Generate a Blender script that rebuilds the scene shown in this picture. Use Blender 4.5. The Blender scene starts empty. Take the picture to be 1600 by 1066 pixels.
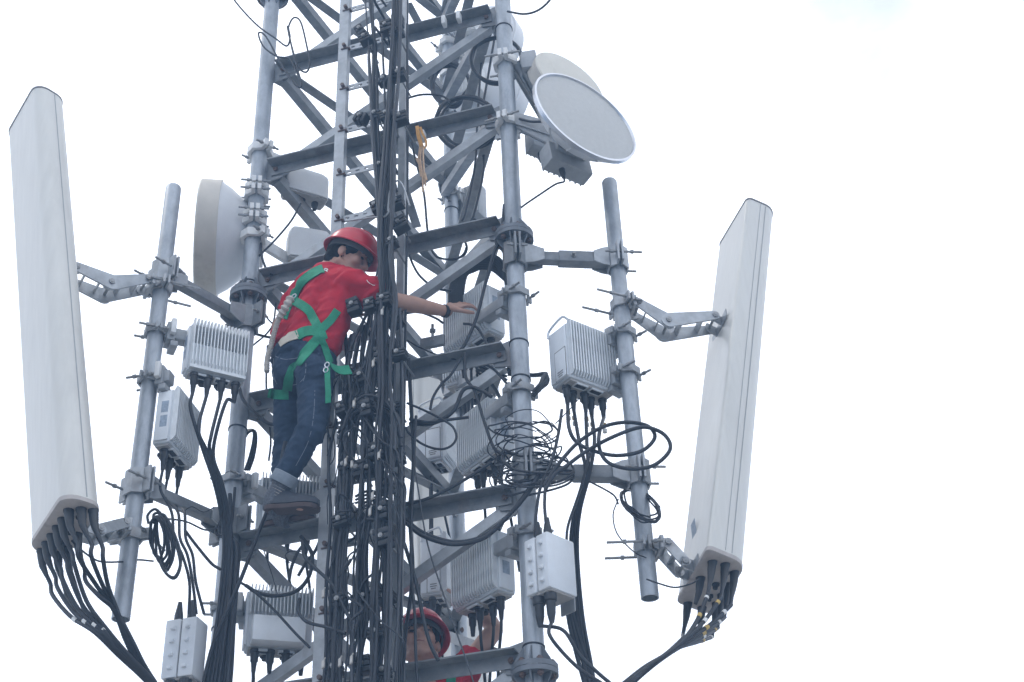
import bpy, bmesh, math, random
from mathutils import Vector as V, Matrix, noise
from mathutils.bvhtree import BVHTree

S = bpy.context.scene
COL = S.collection
rnd = random.Random(7)

# ------------------------------------------------------------------ camera
FPX = 2248.0                                     # focal length in pixels of the 1600 px wide photograph
RHO = math.atan2(150.0, 3333.0)                  # roll
PIT = math.atan2(FPX, math.hypot(150.0, 3333.0)) # upward pitch
CAMZ = 1.6
O = V((0, 0, CAMZ))
FW = V((0, math.cos(PIT), math.sin(PIT)))
U0 = V((0, -math.sin(PIT), math.cos(PIT)))
RT = V((1, 0, 0)) * math.cos(RHO) - U0 * math.sin(RHO)
UPV = V((1, 0, 0)) * math.sin(RHO) + U0 * math.cos(RHO)
cd = bpy.data.cameras.new('camera'); cam = bpy.data.objects.new('camera', cd); COL.objects.link(cam)
m = Matrix((RT, UPV, -FW)).transposed().to_4x4(); m.translation = O
cam.matrix_world = m
cd.sensor_width = 36.0; cd.lens = FPX / 1600 * 36.0
cd.clip_start = 0.1; cd.clip_end = 3000
S.camera = cam

# ------------------------------------------------------------------ sky, sun, exposure
SUN_EL, SUN_AZ = math.radians(58), math.radians(-62)     # azimuth from +Y towards +X
w = bpy.data.worlds.new("World"); S.world = w; w.use_nodes = True
nt = w.node_tree; N = nt.nodes; L = nt.links
bg = N['Background']; bg.inputs["Strength"].default_value = 0.12
sky = N.new('ShaderNodeTexSky'); sky.sky_type = 'NISHITA'; sky.sun_disc = False
sky.sun_elevation = SUN_EL; sky.sun_rotation = SUN_AZ; sky.air_density = 1.0; sky.dust_density = 2.0
tc = N.new('ShaderNodeTexCoord')
mp = N.new('ShaderNodeMapping'); mp.inputs['Scale'].default_value = (1.0, 1.0, 1.6); mp.inputs['Location'].default_value = (3.624, 3.754, 0.393)
ns = N.new('ShaderNodeTexNoise'); ns.inputs['Scale'].default_value = 2.1; ns.inputs['Detail'].default_value = 7; ns.inputs['Roughness'].default_value = 0.55
rp = N.new('ShaderNodeValToRGB'); rp.color_ramp.elements[0].position = 0.34; rp.color_ramp.elements[0].color = (0.5, 0.5, 0.5, 1)
rp.color_ramp.elements[1].position = 0.52
mx = N.new('ShaderNodeMix'); mx.data_type = 'RGBA'
mx.inputs['B'].default_value = (15.2, 15.7, 16.8, 1)
L.new(tc.outputs['Generated'], mp.inputs['Vector']); L.new(mp.outputs['Vector'], ns.inputs['Vector'])
L.new(ns.outputs['Fac'], rp.inputs['Fac']); L.new(rp.outputs['Color'], mx.inputs['Factor'])
L.new(sky.outputs['Color'], mx.inputs['A']); L.new(mx.outputs['Result'], bg.inputs['Color'])
sd = bpy.data.lights.new('sun', 'SUN'); sd.energy = 0.9; sd.angle = math.radians(12); sd.color = (1.0, 0.96, 0.9)
so = bpy.data.objects.new('sun', sd); COL.objects.link(so); so.location = (0, 0, 30)
sdir = V((math.cos(SUN_EL) * math.sin(SUN_AZ), math.cos(SUN_EL) * math.cos(SUN_AZ), math.sin(SUN_EL)))
so.rotation_euler = sdir.to_track_quat('Z', 'Y').to_euler()
S.view_settings.view_transform = 'Standard'; S.view_settings.look = 'None'
S.view_settings.exposure = 0.05; S.view_settings.gamma = 1.0; S.view_settings.use_curve_mapping = False

# ------------------------------------------------------------------ materials
MAT = {}
def material(name, col, rough=0.5, metal=0.0, var=0.12, scale=14.0, dirt=None, dirt_amt=0.5, bump=0.0, bscale=80.0, stretch=(1, 1, 1), spec=0.5):
    mt = bpy.data.materials.new(name); mt.use_nodes = True
    n = mt.node_tree.nodes; l = mt.node_tree.links; b = n['Principled BSDF']
    b.inputs['Roughness'].default_value = rough; b.inputs['Metallic'].default_value = metal
    b.inputs['Specular IOR Level'].default_value = spec
    tcn = n.new('ShaderNodeTexCoord'); mpn = n.new('ShaderNodeMapping'); mpn.inputs['Scale'].default_value = stretch
    l.new(tcn.outputs['Object'], mpn.inputs['Vector'])
    n1 = n.new('ShaderNodeTexNoise'); n1.inputs['Scale'].default_value = scale; n1.inputs['Detail'].default_value = 6; n1.inputs['Roughness'].default_value = 0.65
    l.new(mpn.outputs['Vector'], n1.inputs['Vector'])
    r1 = n.new('ShaderNodeValToRGB')
    lo = [c * (1 - var) for c in col]; hi = [min(1, c * (1 + var)) for c in col]
    r1.color_ramp.elements[0].position = 0.3; r1.color_ramp.elements[1].position = 0.7
    r1.color_ramp.elements[0].color = (*lo, 1); r1.color_ramp.elements[1].color = (*hi, 1)
    l.new(n1.outputs['Fac'], r1.inputs['Fac'])
    out = r1.outputs['Color']
    if dirt:
        n2 = n.new('ShaderNodeTexNoise'); n2.inputs['Scale'].default_value = scale * 0.45; n2.inputs['Detail'].default_value = 8; n2.inputs['Roughness'].default_value = 0.7
        mp2 = n.new('ShaderNodeMapping'); mp2.inputs['Scale'].default_value = (1, 1, 0.35); mp2.inputs['Location'].default_value = (3.1, 1.7, 0.4)
        l.new(tcn.outputs['Object'], mp2.inputs['Vector']); l.new(mp2.outputs['Vector'], n2.inputs['Vector'])
        r2 = n.new('ShaderNodeValToRGB'); r2.color_ramp.elements[0].position = 0.56; r2.color_ramp.elements[1].position = 0.74
        r2.color_ramp.elements[0].color = (0, 0, 0, 1); r2.color_ramp.elements[1].color = (dirt_amt,) * 3 + (1,)
        l.new(n2.outputs['Fac'], r2.inputs['Fac'])
        mm = n.new('ShaderNodeMix'); mm.data_type = 'RGBA'; mm.inputs['B'].default_value = (*dirt, 1)
        l.new(r2.outputs['Color'], mm.inputs['Factor']); l.new(out, mm.inputs['A']); out = mm.outputs['Result']
    l.new(out, b.inputs['Base Color'])
    if bump:
        n3 = n.new('ShaderNodeTexNoise'); n3.inputs['Scale'].default_value = bscale; n3.inputs['Detail'].default_value = 4
        l.new(mpn.outputs['Vector'], n3.inputs['Vector'])
        bn = n.new('ShaderNodeBump'); bn.inputs['Strength'].default_value = bump; bn.inputs['Distance'].default_value = 0.01
        l.new(n3.outputs['Fac'], bn.inputs['Height']); l.new(bn.outputs['Normal'], b.inputs['Normal'])
    MAT[name] = mt
    return mt

material('galvanised_pipe', (0.33, 0.36, 0.395), 0.42, 0.25, 0.26, 15, (0.15, 0.165, 0.19), 0.8, 0.06, 60, (1, 1, 0.45))
material('galvanised_beam', (0.20, 0.212, 0.225), 0.5, 0.2, 0.28, 12, (0.17, 0.125, 0.10), 0.7, 0.08, 70)  # shade under the beam ledges is put into this darker base colour
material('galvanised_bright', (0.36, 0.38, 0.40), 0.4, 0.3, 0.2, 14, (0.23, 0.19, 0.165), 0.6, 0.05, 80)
material('flange_steel', (0.15, 0.165, 0.185), 0.55, 0.2, 0.2, 14, (0.10, 0.09, 0.09), 0.5)
material('rusty_bolt', (0.14, 0.095, 0.08), 0.7, 0.2, 0.3, 60)
material('zinc_bolt', (0.27, 0.275, 0.28), 0.4, 0.5, 0.2, 60)
material('radome', (0.60, 0.592, 0.555), 0.38, 0.0, 0.05, 5, (0.43, 0.425, 0.40), 0.38, 0.0, 40, (6, 6, 0.25))
material('radome_cap', (0.42, 0.385, 0.365), 0.6, 0.0, 0.12, 18, (0.24, 0.20, 0.18), 0.6)
material('cap_edge', (0.23, 0.215, 0.22), 0.6)
material('radio_paint', (0.56, 0.59, 0.615), 0.45, 0.0, 0.07, 12, (0.36, 0.345, 0.33), 0.5)
material('radio_alu', (0.66, 0.69, 0.71), 0.40, 0.12, 0.12, 16, (0.30, 0.30, 0.31), 0.4)
material('radio_white', (0.70, 0.73, 0.76), 0.42, 0.0, 0.05, 10, (0.46, 0.44, 0.42), 0.35)
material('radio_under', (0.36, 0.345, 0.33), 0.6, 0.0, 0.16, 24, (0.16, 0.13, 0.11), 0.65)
material('clamp_white', (0.66, 0.665, 0.66), 0.5, 0.0, 0.08, 22, (0.36, 0.33, 0.30), 0.5)
material('clamp_grey', (0.31, 0.325, 0.34), 0.5, 0.15, 0.12, 22, (0.20, 0.19, 0.18), 0.5)
material('dish_face', (0.47, 0.47, 0.455), 0.75, 0.0, 0.05, 45, (0.36, 0.35, 0.33), 0.35)
material('dish_cream', (0.55, 0.53, 0.47), 0.55, 0.0, 0.06, 9, (0.26, 0.22, 0.17), 0.5)
material('dish_band', (0.50, 0.47, 0.42), 0.55, 0.0, 0.08, 9, (0.22, 0.19, 0.16), 0.7)
material('dish_white', (0.66, 0.67, 0.68), 0.45, 0.0, 0.06, 8, (0.44, 0.42, 0.39), 0.4)
material('rim_metal', (0.56, 0.58, 0.62), 0.28, 0.75, 0.06, 10)
material('cable_black', (0.018, 0.021, 0.028), 0.55, 0.0, 0.25, 30)
material('cable_grey', (0.050, 0.055, 0.066), 0.5, 0.0, 0.2, 30)
material('clamp_black', (0.022, 0.024, 0.028), 0.55, 0.0, 0.2, 30)
material('connector', (0.028, 0.03, 0.034), 0.5, 0.0, 0.2, 40)
material('port_dark', (0.02, 0.021, 0.023), 0.6)
material('tape_yellow', (0.52, 0.36, 0.10), 0.6)
material('tape_white', (0.72, 0.72, 0.70), 0.6)
material('tie_white', (0.48, 0.46, 0.43), 0.6)
material('sticker', (0.70, 0.71, 0.70), 0.5)
material('sticker_blue', (0.30, 0.36, 0.44), 0.5, 0, 0.25, 60)
material('print_grey', (0.22, 0.22, 0.22), 0.6)
material('helmet_red', (0.50, 0.018, 0.035), 0.32, 0.0, 0.08, 20, (0.30, 0.03, 0.04), 0.3)
material('helmet_lining', (0.09, 0.095, 0.10), 0.8)
material('shirt_red', (0.43, 0.014, 0.030), 0.85, 0.0, 0.10, 16, None, 0, 0.45, 18, (1, 1, 1), 0.2)
material('denim', (0.032, 0.050, 0.084), 0.9, 0.0, 0.2, 26, (0.052, 0.078, 0.118), 0.4, 0.5, 30, (1, 1, 1), 0.2)
material('denim_cuff', (0.25, 0.29, 0.34), 0.9, 0.0, 0.1, 60)
material('seam', (0.16, 0.19, 0.24), 0.9)
material('strap_green', (0.014, 0.23, 0.125), 0.8, 0.0, 0.16, 30, (0.03, 0.16, 0.10), 0.6, 0.4, 220)
material('strap_pad', (0.46, 0.42, 0.35), 0.85)
material('skin', (0.42, 0.245, 0.185), 0.6, 0.0, 0.08, 30)
material('hair', (0.010, 0.009, 0.010), 0.85, 0.0, 0.3, 90, None, 0, 0.5, 160, (1, 1, 1), 0.15)
material('sock', (0.10, 0.11, 0.13), 0.9, 0.0, 0.5, 120)
material('boot', (0.030, 0.036, 0.050), 0.6, 0.0, 0.2, 30)
material('sole', (0.065, 0.043, 0.040), 0.7, 0.0, 0.15, 30)
material('rope', (0.43, 0.40, 0.36), 0.9, 0.0, 0.2, 60)
material('strap_orange', (0.62, 0.32, 0.09), 0.7, 0.0, 0.2, 40)
material('rope_tan', (0.58, 0.40, 0.26), 0.85, 0.0, 0.2, 40)
material('watch', (0.02, 0.02, 0.022), 0.4)
material('lip', (0.27, 0.10, 0.085), 0.5)
material('eye_dark', (0.02, 0.016, 0.014), 0.3)
material('white_print', (0.78, 0.78, 0.78), 0.7)
material('ground', (0.30, 0.285, 0.26), 0.9, 0.0, 0.2, 0.6, (0.20, 0.19, 0.17), 0.5)

# ------------------------------------------------------------------ pixel of the photograph -> point of the place
def ray(x, y): return RT * ((x - 800) / FPX) + UPV * ((533 - y) / FPX) + FW
def yp(x, y, Y):
    d = ray(x, y); return O + d * (Y / d.y)
def zp(x, y, z):
    d = ray(x, y); return O + d * ((z - CAMZ) / d.z)
def proj(p):
    q = p - O; wz = q.dot(FW); return (800 + FPX * q.dot(RT) / wz, 533 - FPX * q.dot(UPV) / wz)
LA = V((-1.3427, 5.9716, 0)); LB = V((0.0325, 5.5830, 0)); LC = V((-0.3494, 7.1635, 0))   # the tower's legs
Z0 = 2.2428 + CAMZ; H = 0.75
def lv(n): return Z0 + H * n
E1 = (LB - LA).normalized(); NF = V((E1.y, -E1.x, 0)).normalized()                          # along the front face, out of it
UP = V((0, 0, 1))
def plane(x, y, p0, n):
    d = ray(x, y); return O + d * ((p0 - O).dot(n) / d.dot(n))
def fp(x, y, wo=0.0): return plane(x, y, LA + NF * wo, NF)
def legz(leg, y):
    lo, hi = 0.2, 14.0
    for _ in range(50):
        mid = (lo + hi) / 2
        if proj(V((leg.x, leg.y, mid)))[1] > y: lo = mid
        else: hi = mid
    return lo

# ------------------------------------------------------------------ mesh building
class MB:
    def __init__(s): s.v = []; s.f = []
    def add(s, vs, fs):
        o = len(s.v); s.v += [V(p) for p in vs]; s.f += [tuple(i + o for i in f) for f in fs]; return s
    def box(s, c, x, y, z):                         # centre and three half-axes
        c = V(c); vs = [c + x * a + y * b + z * d for a in (-1, 1) for b in (-1, 1) for d in (-1, 1)]
        fs = [(0, 1, 3, 2), (4, 6, 7, 5), (0, 4, 5, 1), (2, 3, 7, 6), (0, 2, 6, 4), (1, 5, 7, 3)]
        if x.cross(y).dot(z) < 0: fs = [f[::-1] for f in fs]
        return s.add(vs, fs)
    def bev(s, c, x, y, z, bw=0.006, seg=2):        # box with rounded edges
        bm = bmesh.new(); bmesh.ops.create_cube(bm, size=2)
        M = Matrix((x, y, z)).transposed()
        for vv in bm.verts: vv.co = M @ vv.co
        if M.determinant() < 0: bmesh.ops.reverse_faces(bm, faces=bm.faces)
        bmesh.ops.bevel(bm, geom=list(bm.edges), offset=bw, segments=seg, affect='EDGES', profile=0.5, clamp_overlap=True)
        bm.verts.index_update(); c = V(c)
        s.add([c + vv.co for vv in bm.verts], [tuple(q.index for q in f.verts) for f in bm.faces]); bm.free(); return s
    def loft(s, rings, closed=True, caps=True):
        n = len(rings[0]); vs = [p for r in rings for p in r]; fs = []
        for i in range(len(rings) - 1):
            for j in range(n if closed else n - 1):
                k = (j + 1) % n; fs.append((i * n + j, i * n + k, (i + 1) * n + k, (i + 1) * n + j))
        if caps and closed:
            fs.append(tuple(range(n))[::-1]); fs.append(tuple((len(rings) - 1) * n + j for j in range(n)))
        return s.add(vs, fs)
    def tube(s, pts, r, n=8, caps=True):
        pts = [V(p) for p in pts]; rs = r if isinstance(r, (list, tuple)) else [r] * len(pts)
        t = (pts[1] - pts[0]).normalized(); a = t.orthogonal().normalized(); rings = []
        for i, p in enumerate(pts):
            t2 = (pts[min(i + 1, len(pts) - 1)] - pts[max(i - 1, 0)])
            if t2.length > 1e-9: t2.normalize(); a = (a - t2 * a.dot(t2)); a = a.normalized() if a.length > 1e-6 else t2.orthogonal().normalized(); t = t2
            b = t.cross(a)
            rings.append([p + (a * math.cos(q) + b * math.sin(q)) * rs[i] for q in [2 * math.pi * k / n for k in range(n)]])
        return s.loft(rings, True, caps)
    def cyl(s, p0, p1, r, n=12, r2=None): return s.tube([p0, p1], [r, r if r2 is None else r2], n)
    def lathe(s, c, ax, prof, n=24, caps=True):     # prof: (distance along axis, radius)
        ax = V(ax).normalized(); a = ax.orthogonal().normalized(); b = ax.cross(a)
        return s.loft([[V(c) + ax * t + (a * math.cos(q) + b * math.sin(q)) * max(r, 1e-4) for q in [2 * math.pi * k / n for k in range(n)]] for t, r in prof], True, caps)
    def prism(s, poly, ex):                         # flat outline pushed along ex
        return s.loft([poly, [p + ex for p in poly]])
    def angle(s, p0, p1, a, b, wa=0.065, wb=0.065, t=0.007):   # rolled L section from p0 to p1, its legs along a and b
        sec = [V((0, 0, 0)), a * wa, a * wa + b * t, a * t + b * t, a * t + b * wb, b * wb]
        return s.loft([[p0 + q for q in sec], [p1 + q for q in sec]])
    def build(s, name, mat, parent=None, smooth=True, base=None, ang=40):
        off = V((0, 0, 0)); q = parent
        while q is not None: off += q.location; q = q.parent
        if parent is None and base is not None: off = V(base)
        me = bpy.data.meshes.new(name); me.from_pydata([p - off for p in s.v], [], s.f); me.update()
        bm = bmesh.new(); bm.from_mesh(me); bmesh.ops.recalc_face_normals(bm, faces=bm.faces); bm.to_mesh(me); bm.free()
        me.materials.append(MAT[mat])
        if smooth:
            me.polygons.foreach_set('use_smooth', [True] * len(me.polygons)); me.set_sharp_from_angle(angle=math.radians(ang))
        o = bpy.data.objects.new(name, me); COL.objects.link(o)
        if parent is not None: o.parent = parent
        elif base is not None: o.location = V(base)
        return o

def tag(o, label, cat, group=None):
    o['label'] = label; o['category'] = cat
    if group: o['group'] = group
    return o
def thing(name, label, cat, loc, group=None):
    o = bpy.data.objects.new(name, None); COL.objects.link(o); o.empty_display_size = 0.1; o.location = V(loc)
    return tag(o, label, cat, group)
def share(src, delta, parent=None):                 # another piece on the same mesh, shifted
    c = src.copy(); COL.objects.link(c); c.location = src.location + V(delta)
    if parent is not None: c.parent = parent
    return c
def spline(P, k=6):
    P = [V(p) for p in P]
    if len(P) < 3: return [P[0].lerp(P[-1], i / k) for i in range(k + 1)]
    Q = [P[0] * 2 - P[1]] + P + [P[-1] * 2 - P[-2]]; out = []
    for i in range(1, len(Q) - 2):
        a, b, c, d = Q[i - 1:i + 3]
        for j in range(k):
            t = j / k
            out.append(0.5 * ((2 * b) + (c - a) * t + (2 * a - 5 * b + 4 * c - d) * t * t + (3 * b - a - 3 * c + d) * t ** 3))
    out.append(P[-1]); return out
def cable(pts, r, label, group=None, name='cable', mat='cable_black', k=7, n=7, cat='cable'):
    mb = MB(); mb.tube(spline(pts, k), r, n)
    o = mb.build(name, mat, None, True, pts[0], 60); return tag(o, label, cat, group)
def circle(c, a, b, n=28, ph=0.0, turns=1.0): return [c + a * math.cos(ph + 2 * math.pi * turns * i / n) + b * math.sin(ph + 2 * math.pi * turns * i / n) for i in range(n + 1)]

# ================================================================== ground
gm = MB(); gm.add([(-900, -900, 0), (900, -900, 0), (900, 900, 0), (-900, 900, 0)], [(0, 1, 2, 3)])
g = gm.build('ground', 'ground', None, False, (0, 0, 0)); g['kind'] = 'structure'

# ================================================================== lattice tower
RLEG = 0.0435
cen = (LA + LB + LC) / 3
tower = thing('lattice_tower', 'tall galvanised steel lattice mast with three round pipe legs and crossed angle bracing', 'tower', (cen.x, cen.y, 0))
ZF = [legz(LB, 1050), legz(LB, 372)]; ZF.append(ZF[1] * 2 - ZF[0])
ZF = [ZF[0] - 2.2] + ZF
legs = []
for lg in (LA, LB, LC):
    mb = MB(); mb.cyl(lg, lg + UP * lv(9), RLEG, 28); lo = mb.build('leg', 'galvanised_pipe', tower); legs.append(lo)
    for zf in ZF:
        c = lg + UP * zf
        fm = MB()
        fm.lathe(c, UP, [(-0.004, RLEG), (-0.022, RLEG + 0.002), (-0.022, 0.096), (-0.001, 0.096)], 36, False)
        fm.lathe(c, UP, [(0.001, 0.096), (0.022, 0.096), (0.022, RLEG + 0.002)], 36, False)
        for k in range(6):                                  # stiffening ribs under and over the plates
            an = k * math.pi / 3 + 0.3; d = V((math.cos(an), math.sin(an), 0)); tn = d.cross(UP)
            for sg in (-1, 1):
                zz = c + UP * sg * 0.022
                pl = [zz + d * (RLEG - 0.004), zz + d * 0.088, zz + d * 0.088 + UP * sg * 0.012, zz + d * (RLEG + 0.004) + UP * sg * 0.075, zz + d * (RLEG - 0.004) + UP * sg * 0.075]
                fm.prism([p - tn * 0.003 for p in pl], tn * 0.006)
        fo = fm.build('flange', 'flange_steel', lo)
        bmq = MB()
        for k in range(6):
            an = k * math.pi / 3 + 0.82; p = c + V((math.cos(an), math.sin(an), 0)) * 0.074
            bmq.cyl(p - UP * 0.042, p + UP * 0.042, 0.008, 6); bmq.cyl(p - UP * 0.036, p - UP * 0.0225, 0.014, 6); bmq.cyl(p + UP * 0.0225, p + UP * 0.036, 0.014, 6)
        bb = bmq.build('flange_bolts', 'rusty_bolt', lo); bb['kind'] = 'stuff'

def face(P, Q, first, flip):
    """beams at every level and one diagonal in every panel between the legs P and Q"""
    d = (Q - P).normalized(); out = V((d.y, -d.x, 0)).normalized()
    if out.dot(P - cen) < 0: out = -out
    for n in range(-2, 9):
        a = P + d * (RLEG + 0.028) + UP * lv(n) - out * 0.02; b = Q - d * (RLEG + 0.028) + UP * lv(n) - out * 0.02
        mb = MB()
        if first: mb.angle(a, b, out, -UP, 0.074, 0.066, 0.007)
        else: mb.angle(a, b, -out, UP, 0.06, 0.06, 0.007)
        mb.build('horizontal_beam', 'galvanised_beam', tower, False)
        for lgp, sg in ((P, 1), (Q, -1)):                    # gusset plates welded to the legs
            c0 = lgp + UP * lv(n) - out * 0.008; e = d * sg
            gp = [c0 + e * 0.03 - UP * 0.10, c0 + e * 0.13 - UP * 0.085, c0 + e * 0.15 - UP * 0.02, c0 + e * 0.12 + UP * 0.03, c0 + e * 0.03 + UP * 0.05]
            gm_ = MB(); gm_.prism([p - out * 0.022 for p in gp], out * 0.008); gm_.build('gusset_plate', 'galvanised_beam', tower, False)
            bq = MB()
            for px_, pz_ in ((0.10, -0.035),):
                cc = c0 + e * px_ + UP * pz_
                bq.cyl(cc - out * 0.03, cc + out * 0.014, 0.008, 6); bq.cyl(cc + out * 0.001 , cc + out * 0.010, 0.014, 6)
            bq.build('gusset_bolt', 'rusty_bolt', tower, False)
        if n < 8:
            lo_, hi_ = (P, Q) if not flip else (Q, P)
            dd = (hi_ - lo_).normalized()
            p0 = lo_ + UP * (lv(n) - 0.02) + dd * 0.10; p1 = hi_ + UP * (lv(n + 1) - 0.075) - dd * 0.09
            mb = MB(); dr = (p1 - p0).normalized(); inpl = out.cross(dr).normalized()
            if inpl.z < 0: inpl = -inpl
            if first: mb.angle(p0 - out * 0.033 - inpl * 0.02, p1 - out * 0.033 - inpl * 0.02, inpl, -out, 0.05, 0.045, 0.006)
            else: mb.angle(p0 - out * 0.085 - inpl * 0.02, p1 - out * 0.085 - inpl * 0.02, inpl, out, 0.055, 0.055, 0.006)
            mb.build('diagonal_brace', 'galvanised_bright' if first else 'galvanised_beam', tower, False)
face(LA, LB, True, False)
face(LC, LB, False, True)
face(LC, LA, False, False)

# ================================================================== cable ladder up the front face
RW = 0.097
ladder = thing('cable_ladder', 'vertical steel cable ladder with two rails and perforated rungs up the middle of the mast', 'cable ladder', fp(560, 1200, RW))
def rail(x0, x1, wdt, name):
    p0, p1 = fp(x0, 1066, RW), fp(x1, 0, RW); d = (p1 - p0).normalized(); a = p0 - d * 1.3; b = p1 + d * 0.6
    s = d.cross(NF).normalized()
    if s.dot(E1) < 0: s = -s
    mb = MB(); h = wdt / 2
    sec = [(-h, 0.02), (h, 0.02), (h, -0.02), (h - 0.005, -0.02), (h - 0.005, 0.015), (-h + 0.005, 0.015), (-h + 0.005, -0.02), (-h, -0.02)]
    mb.loft([[q + s * u + NF * v for u, v in sec] for q in (a, b)])
    mb.build(name, 'galvanised_bright', ladder, False); return p0, p1
l0, l1 = rail(500, 541, 0.056, 'rail'); r0, r1 = rail(620, 632, 0.036, 'rail')
RUNGS = []
zr = fp(539, 18, RW).z
k = 0
while zr > 2.6:
    tL = (zr - l0.z) / (l1.z - l0.z); tR = (zr - r0.z) / (r1.z - r0.z)
    a = l0.lerp(l1, tL); b = r0.lerp(r1, tR); RUNGS.append((a, b)); e = (b - a).normalized()
    mb = MB(); wl = (b - a).length; nh = 6                     # a flat bar with square holes: two strips and the webs between
    for sg in (-1, 1): mb.box((a + b) / 2 + UP * sg * 0.0125 - NF * 0.0, e * (wl / 2 - 0.02), NF * 0.004, UP * 0.0065)
    for i in range(nh + 1):
        c = a + e * (0.03 + (wl - 0.06) * i / nh); mb.box(c, e * ((wl - 0.06) / nh * 0.28), NF * 0.004, UP * 0.006)
    mb.build('rung', 'galvanised_bright', ladder, False)
    bq = MB(); c = a + e * 0.012 + NF * 0.022
    bq.cyl(c, c + NF * 0.02, 0.011, 6); bq.box(a + e * 0.016 - UP * 0.017 + NF * 0.014, e * 0.025, NF * 0.012, UP * 0.003)
    bq.build('rung_bolt', 'rusty_bolt', ladder, False)
    zr -= 0.306; k += 1
for (xa, ya, xb, yb) in ((640, 10, 655, 38), (634, 300, 650, 350)):
    a = fp(xa, ya, 0.05); b = fp(xb, yb, 0.0); d = (b - a).normalized()
    mb = MB(); mb.box((a + b) / 2, d * ((b - a).length / 2 + 0.02), E1 * 0.022, d.cross(E1).normalized() * 0.004); mb.build('support_bracket', 'galvanised_beam', ladder, False)

# ================================================================== hardware builders
def hat(mb, c, u, v, r, hgt, ear=0.1, t=0.008, gap=0.006, jaw=False):
    """bent plate that wraps half a pipe: u along the ears, v outwards"""
    if jaw: pl = [(-ear, gap), (-r * 1.25, gap), (-r * 0.45, r * 1.02), (r * 0.45, r * 1.02), (r * 1.25, gap), (ear, gap)]
    else: pl = [(-ear, gap), (-(r + 0.014), gap), (-(r + 0.006), r * 0.45), (-r * 0.6, r + 0.003), (r * 0.6, r + 0.003), (r + 0.006, r * 0.45), (r + 0.014, gap), (ear, gap)]
    out = []
    for i, (a, b) in enumerate(pl):
        p = V((a, b)); pr = V(pl[i - 1]) if i else p - V((1, 0)); nx = V(pl[i + 1]) if i < len(pl) - 1 else p + V((1, 0))
        d1 = (p - pr).normalized(); d2 = (nx - p).normalized(); n_ = V((-(d1.y + d2.y), d1.x + d2.x)).normalized()
        out.append(p + n_ * t / max(0.5, n_.dot(V((-d1.y, d1.x)))))
    ring = [V(p) for p in pl] + out[::-1]
    lo = [c + u * p.x + v * p.y - UP * hgt / 2 for p in ring]; n = len(ring); k = len(pl)
    vs = lo + [p + UP * hgt for p in lo]
    fs = [(i, (i + 1) % n, (i + 1) % n + n, i + n) for i in range(n)]
    for i in range(k - 1):
        j = n - 1 - i; fs.append((i, i + 1, j - 1, j)); fs.append((i + n, i + 1 + n, j - 1 + n, j + n))
    mb.add(vs, fs)
def bolt(mb, p, d, l0_, l1_, r=0.006, nut=0.0105):
    d = d.normalized(); mb.cyl(p - d * l0_, p + d * l1_, r, 7)
    for q in (-l0_ * 0.55, l1_ * 0.55): mb.cyl(p + d * (q - 0.007), p + d * (q + 0.007), nut, 6)
def pipe_clamp(parent, c, r, v, hgt=0.04, mat='galvanised_bright', ear=0.095, t=0.009, jaw=False, lb=0.06, lf=0.06, name='pipe_clamp', bolts='zinc_bolt', twin=0.0):
    v = v.normalized(); u = UP.cross(v).normalized()
    for dz in ((twin, -twin) if twin else (0,)):
        for sv in (1, -1):
            mb = MB(); hat(mb, c + UP * dz, u, v * sv, r, hgt, ear, t, 0.006, jaw); mb.build(name, mat, parent, False)
        for sg in (-1, 1):
            bq = MB(); bolt(bq, c + UP * dz + u * sg * (ear - 0.022), v, lb, lf); bq.build('clamp_bolt', bolts, parent, False)

def vline(x, y, Y):
    p = yp(x, y, Y); return V((p.x, p.y, 0))
PL = vline(230, 630, 5.545); PR = vline(984, 612, 5.65)

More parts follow.
